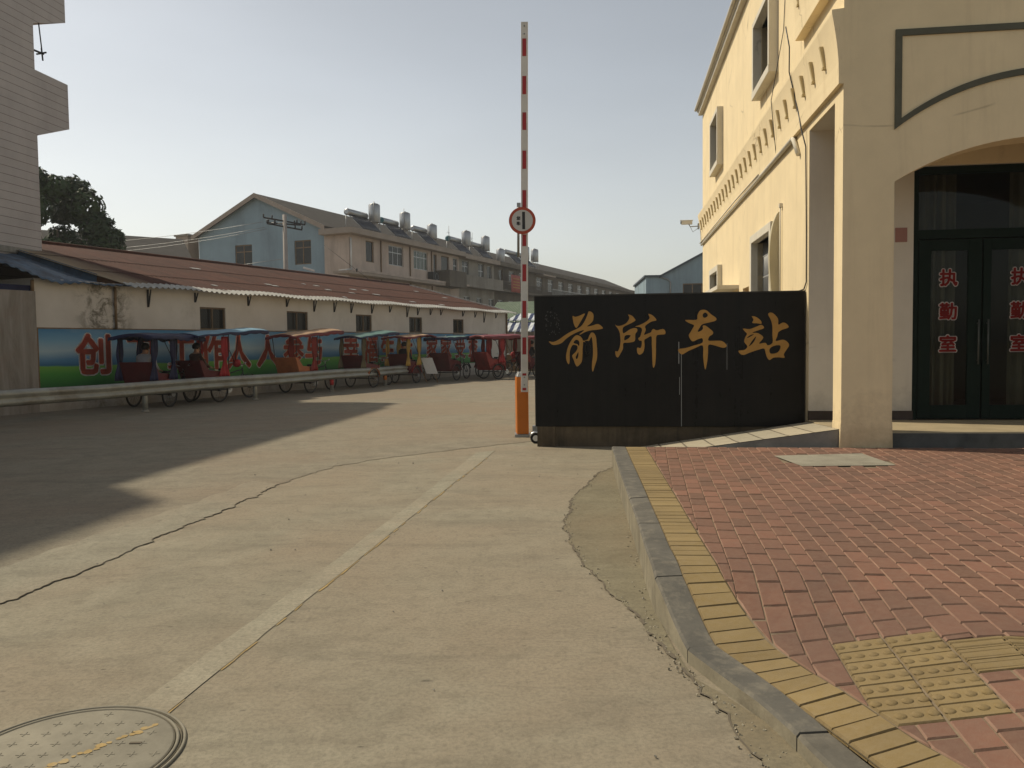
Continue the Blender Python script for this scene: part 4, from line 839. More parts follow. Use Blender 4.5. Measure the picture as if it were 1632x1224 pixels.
mb.add([(27.42, 0, -.1), (27.42, 12.6, -.1), (27.42, 12.6, 3.2), (27.42, 6.3, 4.85), (27.42, 0, 3.2)], [(0, 1, 2, 3, 4)]); mb.quad((0.42, 0.02, -.1), (0.42, 12.6, -.1), (0.42, 12.6, 3.2), (0.42, 0.02, 3.2)); mb.build('wall', M['shed_wall'], sh)
def rz(y): return 3.12 + (y + 0.35) * (4.90 - 3.12) / 6.65
mb = MB(); mb.smooth = True; x0, x1 = 2.9, 27.7
mb.grid(lambda u, v: (x0 + (x1 - x0) * u, -0.05 + 6.35 * v, rz(-0.05 + 6.35 * v) + 0.022 * math.sin((x0 + (x1 - x0) * u) * 2 * PI / 0.16)), 1240, 3)
mb.grid(lambda u, v: (x0 + (x1 - x0) * u, 6.3 + 6.6 * v, 4.90 - 1.75 * v), 20, 1); mb.build('roof', M['rust'], sh)
mb = MB(); mb.smooth = True; mb.grid(lambda u, v: (x0 + (x1 - x0) * u, -0.42 + 0.52 * v, rz(-0.42 + 0.52 * v) + 0.028 + 0.024 * math.sin((x0 + (x1 - x0) * u) * 2 * PI / 0.2) + 0.02 * math.sin((x0 + (x1 - x0) * u) * 1.7)), 1000, 2); mb.build('eave_sheet', M['zinc'], sh)
mb = MB(); mb.tube([(2.9, 6.3, 4.93), (27.7, 6.3, 4.93)], 0.07, 8); mb.build('ridge_cap', M['rust'], sh)
mb = MB(); mb.hexa([(27.68, -.42, 3.10), (27.74, -.42, 3.10), (27.74, 6.3, 4.90), (27.68, 6.3, 4.90), (27.68, -.42, 3.17), (27.74, -.42, 3.17), (27.74, 6.3, 4.97), (27.68, 6.3, 4.97)]); mb.build('verge_board', M['zinc'], sh)
mb = MB(); mb.smooth = True; rnd = random.Random(3)
lap = []
mb2 = MB()
for z_, n_ in ((1.6, 0), (3.7, 0)):
    mb2 = MB(); mb2.box(2.95, 27.65, z_ - .03, z_, rz(z_) + .024, rz(z_) + .032); mb2.build('sheet_lap', std('dark rust lap', (0.035, 0.02, 0.016), 0.9), sh)
for k in range(16):
    x, y = rnd.uniform(6, 26), rnd.choice([0.55, 1.7, 3.8, 2.6]) + rnd.uniform(-.2, .2); w = rnd.uniform(.1, .45)
    mb2 = MB(); mb2.hexa([(x, y, rz(y) + .02), (x + w, y, rz(y) + .02), (x + w, y + .13, rz(y + .13) + .02), (x, y + .13, rz(y + .13) + .02), (x, y, rz(y) + .036), (x + w, y, rz(y) + .036), (x + w, y + .13, rz(y + .13) + .036), (x, y + .13, rz(y + .13) + .036)]); mb2.build('roof_patch', M['zinc'], sh)
M['mesh_wire'] = std('window wire', (0.10, 0.095, 0.08), 0.7, 0.2)
for i, (a, b) in enumerate(WIN):
    mb = MB(); f = .045
    mb.fbox(sf, a, b, 2.03, 2.03 + f, .03, .08); mb.fbox(sf, a, b, 2.70 - f, 2.70, .03, .08); mb.fbox(sf, a, a + f, 2.03 + f, 2.70 - f, .03, .08); mb.fbox(sf, b - f, b, 2.03 + f, 2.70 - f, .03, .08); mb.fbox(sf, (a + b) / 2 - f / 2, (a + b) / 2 + f / 2, 2.03 + f, 2.70 - f, .031, .079)
    w = mb.build('window', M['wood'], sh)
    mb = MB(); mb.fbox(sf, a, b, 2.03, 2.70, .12, .14); mb.build('pane', M['glass_dark'], w)
    mb = MB(); n = 11
    for k in range(-6, n):
        for sgn in (1, -1):
            p0, p1 = (a + k * .1, 2.05), (a + k * .1 + .65, 2.70); 
            if sgn < 0: p0, p1 = (p0[0], 2.70), (p1[0], 2.05)
            t0 = max(0, (a - p0[0]) / .65); t1 = min(1, (b - p0[0]) / .65)
            if t1 - t0 > .05: mb.tube([(p0[0] + .65 * t0, .025, p0[1] + (p1[1] - p0[1]) * t0), (p0[0] + .65 * t1, .025, p0[1] + (p1[1] - p0[1]) * t1)], .004, 4, caps=False)
    mb.build('wire_grille', M['mesh_wire'], w)
    mb = MB(); mb.fbox(sf, a - .06, b + .06, 1.97, 2.03, -.05, .1); mb.build('window_sill', M['concrete'], w)
brm = None
for s_, ln in ((3.71, .42), (5.4, .22), (7.6, .24), (9.44, .2), (10.9, .32), (12.07, .3), (13.12, .3), (14.5, .28), (15.8, .2), (17.13, .36), (18.0, .25), (19.1, .22), (20.05, .2), (22.2, .2), (23.5, .22), (24.5, .45), (25.9, .2)):
    mb = MB(); mb.tube([(s_, -.13, 3.10), (s_, -.03, 3.05 - ln)], .02, 6); mb.box(s_ - .025, s_ + .025, -.03, 0, 3.04 - ln, 3.10); mb.build('eave_bracket', M['black_metal'], sh)
mb = MB(); mb.tube([(2.62, -.06, 3.1), (2.62, -.06, 2.0)], .035, 8); mb.build('drain_pipe', M['wood'], sh)
mb = MB(); mb.tube([(27.2, -.05, 3.1), (27.2, -.05, 0.0)], .05, 8); mb.build('drain_pipe', M['wood'], sh)
M['mould'] = std('mould stain', (0.16, 0.145, 0.12), 0.95, 0.5, 4, 0.1)
g = NG('mural paint'); x, y, z = g.sep()[0:3]; wob = g.noise(0.8, 5, 0.6, g.mapped((0.6, 1, 3)))
zz = g.math('ADD', z, g.math('MULTIPLY', g.math('SUBTRACT', wob, 0.5), 0.16))
mr = g.n('ShaderNodeMapRange'); mr.inputs[1].default_value = 0.6; mr.inputs[2].default_value = 2.0; g.l(zz, mr.inputs[0])
c = g.ramp(mr.outputs[0], [(0.0, (0.035, 0.14, 0.04)), (0.22, (0.07, 0.26, 0.05)), (0.345, (0.15, 0.34, 0.06)), (0.37, (0.04, 0.13, 0.24)), (0.46, (0.09, 0.22, 0.36)), (0.62, (0.34, 0.45, 0.50)), (0.80, (0.17, 0.33, 0.46)), (1.0, (0.06, 0.20, 0.36))])
cl = g.noise(1.3, 6, 0.6, g.mapped((0.5, 1, 2.2))); up_ = g.ramp(mr.outputs[0], [(0.40, 0), (0.5, 1)])
c = g.mix(g.math('MULTIPLY', g.math('MULTIPLY', g.ramp(cl, [(0.5, 0), (0.75, 1)]), up_), 0.45), c, (0.30, 0.38, 0.40)); g.col(c); g.rough(0.6); g.spec(0.25); M['mural'] = g.m
mb = MB(); mb.fbox(sf, 0.47, 24.9, 0.585, 2.0, -.012, .0); mu = mb.build('painted_slogan_panel', M['mural'], sh)
M['mural_red'] = std('mural red', (0.72, 0.15, 0.085), 0.6, 0.12, 6, 0.03); M['mural_white'] = std('mural white edge', (0.78, 0.72, 0.66), 0.6, 0.1, 6, 0.03)
cx = [1.98, 3.42, 4.84, 6.05, 7.12, 8.45, 9.74, 10.85, 13.05, 14.35, 15.6, 17.0, 19.2, 20.5, 21.9, 23.25]
for ch, x in zip('创卫工作人人参与幸福生活家家受益', cx):
    text_mesh('slogan_letter', ch, 1.08, M['mural_red'], lambda a, b, d, x=x: (x + a, -.019 + .001 * d, 1.28 + b), mu, .0006, .032)
    text_mesh('slogan_letter_edge', ch, 1.08, M['mural_white'], lambda a, b, d, x=x: (x + a, -.015 + .001 * d, 1.28 + b), mu, .0006, .066)
mb = MB(); mb.fbox(sf, 0.44, 24.93, 2.0, 2.03, -.02, .0); mb.fbox(sf, 0.44, 0.47, .585, 2.0, -.02, .0); mb.build('panel_edge', M['wood'], mu)

# concrete wall with lean-to roof at the left end
lt = thing('concrete_yard_wall', 'streaked grey concrete wall under a faded blue sheet lean-to roof', 'wall', (*SH0, 0), SHA)
g = NG('streaked concrete'); n1 = g.noise(1.4, 8, 0.7, g.mapped((1.9, 1, 0.30)), 0.5); n2 = g.noise(1.6, 7, 0.7)
c = g.mix(g.ramp(n1, [(0.32, 0), (0.7, 1)]), (0.17, 0.145, 0.115), (0.36, 0.33, 0.295)); c = g.mix(g.ramp(n2, [(0.5, 0), (0.75, .5)]), c, (0.26, 0.18, 0.14)); g.col(c); g.rough(0.92); g.bump(g.noise(30, 5), 0.3, 0.02); M['streak'] = g.m
mb = MB(); mb.box(-16, 0.415, -.05, .25, -.1, 2.88); mb.build('wall', M['streak'], lt)
mb = MB(); mb.box(-16, .41, .06, .2, 2.88, 3.02); mb.build('blue_strip', std('navy board', (0.015, 0.02, 0.06), 0.7), lt)
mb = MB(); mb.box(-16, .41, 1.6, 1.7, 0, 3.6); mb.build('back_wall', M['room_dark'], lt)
mb = MB(); mb.smooth = True
lo = [(-16, 5.3), (-6, 4.3), (-2.5, 3.80), (-.4, 3.45), (.02, 3.30), (.42, 3.16), (.9, 3.10), (1.7, 3.13), (2.95, 3.14)]
hi = [(-16, 6.0), (-6, 4.6), (-2.5, 3.95), (-.2, 3.72), (.42, 3.74), (.95, 3.70), (1.6, 3.56), (2.2, 3.38), (3.05, 3.24)]
vs = []; rnd = random.Random(5)
def catm(P, t):
    n = len(P) - 1; i = min(int(t * n), n - 1); u = t * n - i; return (P[i][0] * (1 - u) + P[i + 1][0] * u, P[i][1] * (1 - u) + P[i + 1][1] * u)
def lean(u, v):
    a, b = catm(lo, u), catm(hi, u); x = a[0] * (1 - v) + b[0] * v; z = a[1] * (1 - v) + b[1] * v
    return (x, -.30 + 1.35 * v, z + .02 * math.sin(x * 26) * (0.4 + .6 * (1 - v)) + .015 * math.sin(x * 5 + v * 3))
mb.grid(lean, 320, 5)
mb.grid(lambda u, v: ((-3.5 + 6.55 * u), 1.05 + 5.0 * v, catm(hi, (1 + 7 * u) / 8)[1] * (1 - v) + (4.78 - .0 * u) * v + .015 * math.sin(u * 60)) if u < .999 else (3.0, 1.05 + 5.0 * v, rz(1.05 + 5.0 * v) + .03), 80, 5)
mb.build('sheet_roof', std('faded blue sheet', (0.075, 0.115, 0.165), 0.7, 0.35, 2, 0.15, dirt=(0.05, 0.04, 0.04), dirt_amt=0.9, dscale=1.6), lt, solid=0.012)
mb = MB(); mb.tube([(-16, .95, 5.2), (-1.0, .95, 3.55), (.3, .95, 3.52)], .04, 6); mb.tube([(.38, .0, 2.88), (.38, .0, 3.15)], .04, 6); mb.build('roof_beam', M['wood'], lt)

# ================================================================== TILED APARTMENT BUILDING on the left
ab = thing('tiled_apartment_block', 'tall pale tiled building with tapered balconies at the left edge', 'building', (-13.958, 24.487, 0), adir(0.12562, 0.99208))
g = NG('wall tile'); x, y, z = g.sep()[0:3]; fr_ = g.math('FRACT', g.math('DIVIDE', z, 0.238)); ln = g.ramp(fr_, [(0.0, 1.0), (0.045, 1.0), (0.075, 0.0)])
n1 = g.noise(0.8, 6, 0.65); n2 = g.noise(1.5, 6, 0.7, g.mapped((1, 1, 0.2))); c = g.mix(g.ramp(n1, [(0.35, 0), (0.7, 1)]), (0.38, 0.345, 0.325), (0.46, 0.42, 0.395))
c = g.mix(g.ramp(n2, [(0.5, 0), (0.8, 0.4)]), c, (0.29, 0.25, 0.23)); c = g.mix(g.math('MULTIPLY', ln, 0.75), c, (0.12, 0.095, 0.085)); g.col(c); g.rough(0.55); g.spec(0.3); g.bump(ln, 0.5, -0.01); M['tile'] = g.m
af = FY(0, 0, 1); AW = []
for s_ in (-6.0, -10.0, -15.0, -20.0):
    for z_ in (1.2, 4.6, 7.9, 11.1): AW.append((s_, s_ + 1.6, z_, z_ + 1.5))
mb = MB(); mb.wall(af, -32, 0, -.1, 13.2, AW, .2); mb.quad((0, 0, -.1), (0, 10, -.1), (0, 10, 13.2), (0, 0, 13.2)); mb.quad((-32, 10, -.1), (0, 10, -.1), (0, 10, 13.2), (-32, 10, 13.2)); mb.quad((-32, 0, -.1), (-32, 10, -.1), (-32, 10, 13.2), (-32, 0, 13.2)); mb.quad((-32, 0, 13.18), (0, 0, 13.18), (0, 10, 13.18), (-32, 10, 13.18)); mb.hexa([(-32, 0, 13.185), (-10.79, 0, 13.185), (-10.79, 8, 13.185), (-32, 8, 13.185), (-32, 0, 14.39), (-11.3, 0, 14.39), (-11.3, 8, 14.39), (-32, 8, 14.39)]); mb.build('wall', M['tile'], ab)
for a, b, c_, d_ in AW: sash(ab, af, a, b, c_, d_, .12, 2, M['alu'], M['glass_dark'])
for zb, zt, zo in ((7.83, 9.75, 8.38), (11.10, 13.02, 11.65)):
    mb = MB()
    mb.hexa([(0, .0, zb), (1.46, .0, zo), (1.46, .14, zo), (0, .14, zb), (0, .0, zt), (1.46, .0, zt), (1.46, .14, zt), (0, .14, zt)])
    mb.hexa([(0, 3.6, zb), (1.46, 3.6, zo), (1.46, 3.74, zo), (0, 3.74, zb), (0, 3.6, zt), (1.46, 3.6, zt), (1.46, 3.74, zt), (0, 3.74, zt)])
    mb.box(1.34, 1.458, .141, 3.599, zo, zt - .8); mb.hexa([(0, .141, zb), (1.34, .141, zo), (1.34, 3.599, zo), (0, 3.599, zb), (0, .141, zb + .15), (1.34, .141, zo + .12), (1.34, 3.599, zo + .12), (0, 3.599, zb + .15)])
    mb.build('balcony', M['tile'], ab)
mb = MB(); mb.tube([(0, .04, 10.33), (.46, .04, 10.36)], .03, 6); mb.tube([(.40, .04, 10.40), (.28, .04, 11.35)], .02, 6); mb.tube([(.42, .04, 10.15), (.38, .04, 10.50)], .025, 6); mb.tube([(.36, -.12, 10.36), (.44, .25, 10.36)], .025, 6); mb.build('washing_line_bracket', M['black_metal'], ab)
mb = MB(); mb.box(-32, .06, -.06, .0, 4.25, 4.42); mb.build('ledge', M['concrete'], ab)

# ================================================================== TREE
def leaf_mat(name, c1, c2):
    g = NG(name); oi = g.n('ShaderNodeAttribute', attribute_name='tone'); c = g.mix(oi.outputs['Fac'], c1, c2); g.col(c); g.rough(0.6); g.spec(0.25); return g.m
M['leaf'] = leaf_mat('tree leaf', (0.015, 0.034, 0.010), (0.044, 0.076, 0.024)); M['bark'] = std('bark', (0.10, 0.08, 0.06), 0.95, 0.3, 6, 0.5, 20)
def tree(x, y, H, rx, zc, rzz, n, label, seed):
    rnd = random.Random(seed); t = thing('broadleaf_tree', label, 'tree', (x, y, 0))
    mb = MB(); mb.tube([(0, 0, 0), (.1, .05, 2), (-.05, 0, 4.2), (.1, .1, H * .72)], [.28, .22, .17, .05], 9); clumps = []
    for k in range(9):
        a = k * 2.4 + rnd.uniform(-.4, .4); z0 = rnd.uniform(3, 6); L = rx * rnd.uniform(.6, .95); e = (L * math.cos(a), L * math.sin(a), z0 + rnd.uniform(1.0, 3.0))
        mb.tube([(0, 0, z0), (e[0] * .5, e[1] * .5, z0 + .5), e], [.11, .07, .025], 6)
    mb.build('trunk', M['bark'], t)
    for k in range(44):
        th, ph = rnd.uniform(0, 2 * PI), math.acos(rnd.uniform(-1, 1)); r_ = rnd.uniform(.45, 1.0) ** .6
        p = Vector((rx * r_ * math.sin(ph) * math.cos(th), rx * r_ * math.sin(ph) * math.sin(th), zc + rzz * r_ * math.cos(ph))); clumps.append((p, rnd.uniform(.42, .95) * rx / 3.2, rnd.random()))
    mb = MB(); tones = []
    for k in range(n):
        p, cr, tn = rnd.choice(clumps); d = Vector((rnd.gauss(0, 1), rnd.gauss(0, 1), rnd.gauss(0, .8))).normalized() * cr * rnd.uniform(.35, 1.0) ** .5; q = p + d
        nrm = (d.normalized() + Vector((rnd.gauss(0, .5), rnd.gauss(0, .5), rnd.gauss(0, .5) + .3))).normalized(); u = nrm.orthogonal().normalized(); w = nrm.cross(u); an = rnd.uniform(0, PI); u, w = u * math.cos(an) + w * math.sin(an), w * math.cos(an) - u * math.sin(an)
        sz = rnd.uniform(.09, .17); mb.add([q - u * sz * 1.4, q + w * sz * .6, q + u * sz * 1.4, q - w * sz * .6], [(0, 1, 2, 3)]); tones.append(min(1, max(0, tn * .6 + rnd.uniform(0, .45))))
    mb.build('crown', M['leaf'], t, tone=tones); return t
tree(-24.9, 45, 11.2, 3.5, 7.4, 3.6, 21000, 'dark green leafy tree rising behind the tiled block and shed roof', 5)

# ================================================================== GUARDRAIL
gr_ = thing('guardrail', 'grey metal road guardrail running in front of the parked rickshaws', 'guardrail', (-8.602, 19.114, 0), adir(0.3337, 0.9427))
mb = MB(); prof = [(.0, .40), (-.03, .425), (-.075, .455), (-.075, .50), (-.02, .54), (-.02, .57), (-.075, .615), (-.075, .665), (-.03, .70), (0, .725)]
X0, X1 = -24.0, 14.75
mb.smooth = True; n = len(prof); xs = [X0 + (X1 - X0) * k / 24 for k in range(25)]
mb.grid(lambda u, v: (X0 + (X1 - X0) * u, prof[min(n - 1, int(round(v * (n - 1))))][0] - .06, prof[min(n - 1, int(round(v * (n - 1))))][1] + .01 * math.sin(u * 40)), 24, n - 1); 
M['rail'] = std('weathered guardrail', (0.30, 0.30, 0.265), 0.5, 0.2, 2, 0.06, spec=0.45, metal=0.35, dirt=(0.17, 0.14, 0.10), dirt_amt=0.7, dscale=1.5)
mb.build('rail', M['rail'], gr_, solid=0.006)
for i, x in enumerate((-24, -20, -16, -12, -8, -4.0, 0.0, 4.1, 8.1, 11.76)):
    mb = MB(); mb.lathe([(.062, -.05), (.062, .70)], Matrix.Translation((x, .02, 0)), 12); p = mb.build('post', M['rail'], gr_)
    mb = MB(); mb.lathe([(.10, 0), (.075, .05), (.064, .06)], Matrix.Translation((x, .02, 0)), 12); mb.build('post_footing', M['concrete'], p)
    if x > 8:
        mb = MB(); mb.lathe([(.0645, .22), (.0645, .42)], Matrix.Translation((x, .02, 0)), 12); mb.build('red_band', M['red_paint'] if x < 10 else M['orange_paint'], p)

# ================================================================== RICKSHAWS (local: x forward, y left)
def wheel(par, x, y, r_, spokes=14, w=0.022):
    mb = MB(); mb.tube([(x + r_ * math.cos(a), y, r_ + w + r_ * math.sin(a)) for a in [2 * PI * k / 32 for k in range(32)]], w, 7, closed=True); o = mb.build('wheel', M['rubber'], par)
    mb = MB(); rr = r_ - .028; mb.tube([(x + rr * math.cos(a), y, r_ + w + rr * math.sin(a)) for a in [2 * PI * k / 32 for k in range(32)]], .012, 6, closed=True)
    for k in range(spokes):
        a = 2 * PI * k / spokes; s_ = .02 if k % 2 else -.02; mb.tube([(x, y + s_, r_ + w), (x + rr * math.cos(a), y, r_ + w + rr * math.sin(a))], .0032, 4, caps=False)
    mb.lathe([(.03, -.045), (.03, .045)], Matrix.Translation((x, y, r_ + w)) @ Matrix.Rotation(PI / 2, 4, 'X'), 10); mb.build('rim', M['rim'], o); return o
M['rim'] = std('dull rim', (0.10, 0.095, 0.09), 0.5, 0.3, 10, 0.05, metal=0.5)
MR = {}
def paint(c, nm):
    if nm not in MR: MR[nm] = std(nm, c, 0.55, 0.2, 3, 0.05, dirt=(0.05, 0.03, 0.025), dirt_amt=0.5)
    return MR[nm]
RED, DRED, NAVY, BLUE, ORG, GRN, TAN, MAR, YEL, CRED = (paint((.24, .028, .022), 'rickshaw red'), paint((.105, .016, .016), 'rickshaw dark red'), paint((.018, .022, .07), 'navy cloth'), paint((.20, .36, .47), 'light blue cloth'), paint((.42, .14, .05), 'orange tub'),
    paint((.12, .22, .20), 'green cloth'), paint((.46, .30, .18), 'tan cloth'), paint((.17, .03, .035), 'maroon cloth'), paint((.40, .25, .05), 'yellow cloth'), paint((.36, .028, .032), 'bright red cloth'))
def rickshaw(label, x, y, head, tub, apron, roof, under, curt, fringe=None, front=True, back=True, lamp=None, tilt=0.05, flen=1.0):
    rr = random.Random(label); vh = rr.uniform(.045, .10); arch_ = rr.uniform(.02, .09); sway = rr.uniform(-.04, .05)
    t = thing('rickshaw', label, 'rickshaw', (x, y, 0), head, 'cycle rickshaws parked behind the guardrail')
    mb = MB(); W = .44
    side = [(.46, .40), (-.36, .40), (-.63, 1.16), (-.52, 1.16), (-.28, .88), (.22, .84), (.46, .74)]
    for sg in (1, -1): mb.prism(side, lambda a, b, sg=sg: (a, sg * W, b), lambda a, b, sg=sg: (a, sg * (W - .03), b))
    mb.hexa([(-.36, -W + .03, .40), (-.33, -W + .03, .40), (-.33, W - .03, .40), (-.36, W - .03, .40), (-.63, -W + .03, 1.16), (-.59, -W + .03, 1.16), (-.59, W - .03, 1.16), (-.63, W - .03, 1.16)])
    mb.box(-.35, .46, -W + .03, W - .03, .40, .43); mb.build('tub', tub, t, bevel=.008)
    mb = MB(); mb.box(.46, .485, -W, W, .36, .80); mb.box(.30, .46, -W + .03, W - .03, .431, .45); mb.build('front_panel', apron, t, bevel=.008)
    mb = MB(); mb.box(-.34, .14, -W + .04, W - .04, .60, .735); mb.build('seat', DRED, t, bevel=.03)
    mb = MB(); mb.hexa([(-.40, -W + .05, .74), (-.31, -W + .05, .74), (-.31, W - .05, .74), (-.40, W - .05, .74), (-.58, -W + .05, 1.12), (-.50, -W + .05, 1.12), (-.50, W - .05, 1.12), (-.58, W - .05, 1.12)]); mb.build('backrest', DRED, t, bevel=.02)
    for sg in (1, -1): wheel(t, 0, sg * .50, .31)
    wheel(t, 1.72, 0, .31)
    mb = MB(); zb = .332
    mb.tube([(0, -.5, zb), (0, .5, zb)], .02, 8); mb.tube([(0, .12, zb), (.86, 0, .30)], .018, 8); mb.tube([(0, -.12, zb), (.86, 0, .30)], .018, 8); mb.tube([(.86, 0, .30), (.72, 0, .84)], .018, 8); mb.tube([(.75, 0, .72), (1.45, 0, .86)], .018, 8); mb.tube([(.86, 0, .30), (1.47, 0, .74)], .019, 8)
    mb.tube([(1.44, 0, .92), (1.49, 0, .68), (1.56, .05, .62), (1.72, .055, .33)], .015, 8); mb.tube([(1.49, 0, .68), (1.56, -.05, .62), (1.72, -.055, .33)], .015, 8); mb.tube([(.46, .2, .42), (.80, 0, .55)], .014, 6); mb.tube([(.46, -.2, .42), (.80, 0, .55)], .014, 6); mb.build('frame', M['black_metal'], t)
    mb = MB(); mb.tube([(.86, -.09, .30), (.86, .09, .30)], .014, 6); mb.tube([(.86, .09, .30), (.98, .09, .20)], .011, 6); mb.tube([(.86, -.09, .30), (.74, -.09, .40)], .011, 6); mb.box(.94, 1.02, .09, .19, .185, .21); mb.box(.70, .78, -.19, -.09, .39, .415); mb.lathe([(.09, -.005), (.09, .005)], Matrix.Translation((.86, -.06, .30)) @ Matrix.Rotation(PI / 2, 4, 'X'), 18); mb.build('pedals', M['steel'], t)
    mb = MB(); mb.hexa([(.58, -.10, .84), (.86, -.025, .86), (.86, .025, .86), (.58, .10, .84), (.58, -.09, .91), (.86, -.02, .90), (.86, .02, .90), (.58, .09, .91)]); mb.build('saddle', M['rubber'], t, bevel=.02)
    mb = MB(); mb.tube([(1.22, .30, 1.04), (1.34, .24, 1.06), (1.43, .08, 1.0), (1.43, -.08, 1.0), (1.34, -.24, 1.06), (1.22, -.30, 1.04)], .013, 8); mb.tube([(1.435, 0, .90), (1.43, 0, 1.0)], .014, 8); mb.tube([(1.20, .31, 1.035), (1.30, .27, 1.055)], .019, 8); mb.tube([(1.20, -.31, 1.035), (1.30, -.27, 1.055)], .019, 8); mb.build('handlebar', M['steel'], t)
    mb = MB(); mb.smooth = True; mb.grid(lambda u, v: (1.72 + .385 * math.cos(.3 + 2.4 * u), -.035 + .07 * v, .332 + .385 * math.sin(.3 + 2.4 * u)), 14, 2); mb.build('mudguard', M['black_metal'], t, solid=.004)
    for sg in (1, -1):
        mb = MB(); mb.smooth = True; mb.grid(lambda u, v, sg=sg: (.385 * math.cos(.25 + 2.6 * u), sg * .50 - .05 + .10 * v, .332 + .385 * math.sin(.25 + 2.6 * u)), 16, 2); mb.build('mudguard', apron, t, solid=.005)
    xr, xf = -.80, .62 + 1.18 * flen
    def ct(u, v): xx = xr + (xf - xr) * u; return (xx, -.60 + 1.2 * v, 1.76 + sway + arch_ * math.sin(PI * v) + tilt * 1.6 * u + .02 * math.sin(PI * u) + .012 * math.sin(u * 7 + arch_ * 90) + .012 * math.sin(u * 19 + v * 5) - .05 * max(0, u - .88) / .12)
    mb = MB(); mb.smooth = True; mb.grid(ct, 20, 10); cn = mb.build('canopy', roof, t, solid=.012)
    mb = MB(); mb.smooth = True
    for v0 in (0, 1): mb.grid(lambda u, v, v0=v0: (ct(u, v0)[0], ct(u, v0)[1] * 1.005, ct(u, v0)[2] - (vh + .03 * abs(math.sin(u * 22)) + .03 * math.sin(u * 3.1 + arch_ * 70)) * v), 44, 3)
    for u0 in (0, 1): mb.grid(lambda u, v, u0=u0: (ct(u0, u)[0] + (.006 if u0 else -.006), ct(u0, u)[1], ct(u0, u)[2] - (vh + .03 * abs(math.sin(u * 13))) * v), 24, 3)
    mb.build('valance', under, cn, solid=.006)
    for px, pz, qx, yy in ((-.58, 1.12, -.62, .42), (.42, .74, .40, .45)):
        for sg in (1, -1): mb = MB(); mb.tube([(px, sg * yy, pz), (qx, sg * (yy + .05), 1.80 + (0 if qx < 0 else tilt * .8))], .012, 6); mb.build('canopy_pole', M['black_metal'], t)
    for qx in (.98, min(xf - .12, 1.66)):
        mb = MB(); mb.tube([(1.30, .14, 1.04), (qx, .30, 1.78 + tilt * 1.3)], .011, 6); mb.build('canopy_pole', M['black_metal'], t)
    if curt is not None:
        for sg in (1, -1):
            for xc, wt in ((.30, .15), (-.52, .12)):
                if (xc > 0 and not front) or (xc < 0 and not back): continue
                mb = MB(); mb.smooth = True
                def cu_(u, v, xc=xc, wt=wt, sg=sg):
                    pin = 1 - .62 * math.exp(-((v - .38) / .16) ** 2); w_ = (wt * .8 + .10 * (1 - v)) * pin; return (xc + (u - .5) * 2 * w_ - .05 * (1 - v), sg * (.47 + .03 * math.sin(u * 17 + v * 4)), .70 + 1.10 * v)
                mb.grid(cu_, 18, 14); mb.build('curtain', curt, t, solid=.004)
    if lamp is not None:
        mb = MB(); mb.lathe([(.05, 0), (.11, .05), (.12, .12), (.10, .20), (.04, .23)], Matrix.Translation((1.40, .16, .92)), 14); mb.build('hanging_lantern', lamp, t)
    return t
HW = SHA
def on(off, px_t, Y): return ((0.45 * Y - 20 + off * 1.097), Y)
RK = [
 ('rickshaw with sagging navy canopy and navy curtains, left end of the row', 20.75, 1.35, HW + R(14), DRED, RED, NAVY, NAVY, NAVY, None, True, True, None, 0.02, .82),
 ('rickshaw with long light blue canopy and bright red curtains', 22.55, 1.25, HW, DRED, ORG, BLUE, NAVY, CRED, None, True, False, CRED, 0.13, 1.12),
 ('rickshaw with sunlit tan canopy and red side curtains', 26.3, 1.15, HW, ORG, RED, TAN, MAR, RED, None, True, False, None, 0.15, .92),
 ('rickshaw with pale green canopy and olive rear curtain, dark red tub', 29.3, 1.3, HW, DRED, ORG, GRN, NAVY, paint((.13, .11, .06), 'olive cloth'), None, False, True, None, 0.15, .85),
 ('rickshaw with orange canopy front beside yellow curtains', 32.2, 1.2, HW, DRED, RED, TAN, MAR, YEL, None, True, True, None, 0.06, .70),
 ('rickshaw with short green canopy and bare front poles', 34.2, 1.7, HW - R(2), DRED, DRED, GRN, NAVY, RED, None, False, False, None, 0.04, .75),
 ('rickshaw with red lantern and red curtains behind the white board', 34.9, 3.1, HW - R(25), RED, RED, MAR, MAR, CRED, None, True, False, CRED, 0.03, .8),
 ('rickshaw with dark red canopy and two red curtains deep in the row', 37.2, 2.0, HW - R(8), DRED, RED, MAR, MAR, RED, None, True, True, None, 0.03, .8),
 ('rickshaw with maroon canopy and dark passenger, near the barrier', 35.9, 4.3, HW - R(30), DRED, MAR, MAR, MAR, RED, None, False, True, None, 0.02, .85),
 ('rickshaw with dark canopy and a small teal flag, half hidden by the boom', 36.2, 5.7, HW - R(30), DRED, DRED, DRED, MAR, RED, None, True, False, None, 0.02, .85)]
for lab, Y, off, hd, *rest in RK:
    x, y = on(off, 0, Y); r_ = rickshaw(lab, x, y, hd, *rest)
    if 'teal flag' in lab:
        mb = MB(); mb.smooth = True; mb.grid(lambda u, v: (-.35 + .5 * u, .64, 1.85 - .36 * v * (1 - .5 * abs(u - .5))), 10, 4); mb.build('cloth_flag', paint((.10, .30, .36), 'teal cloth'), r_, solid=.004)

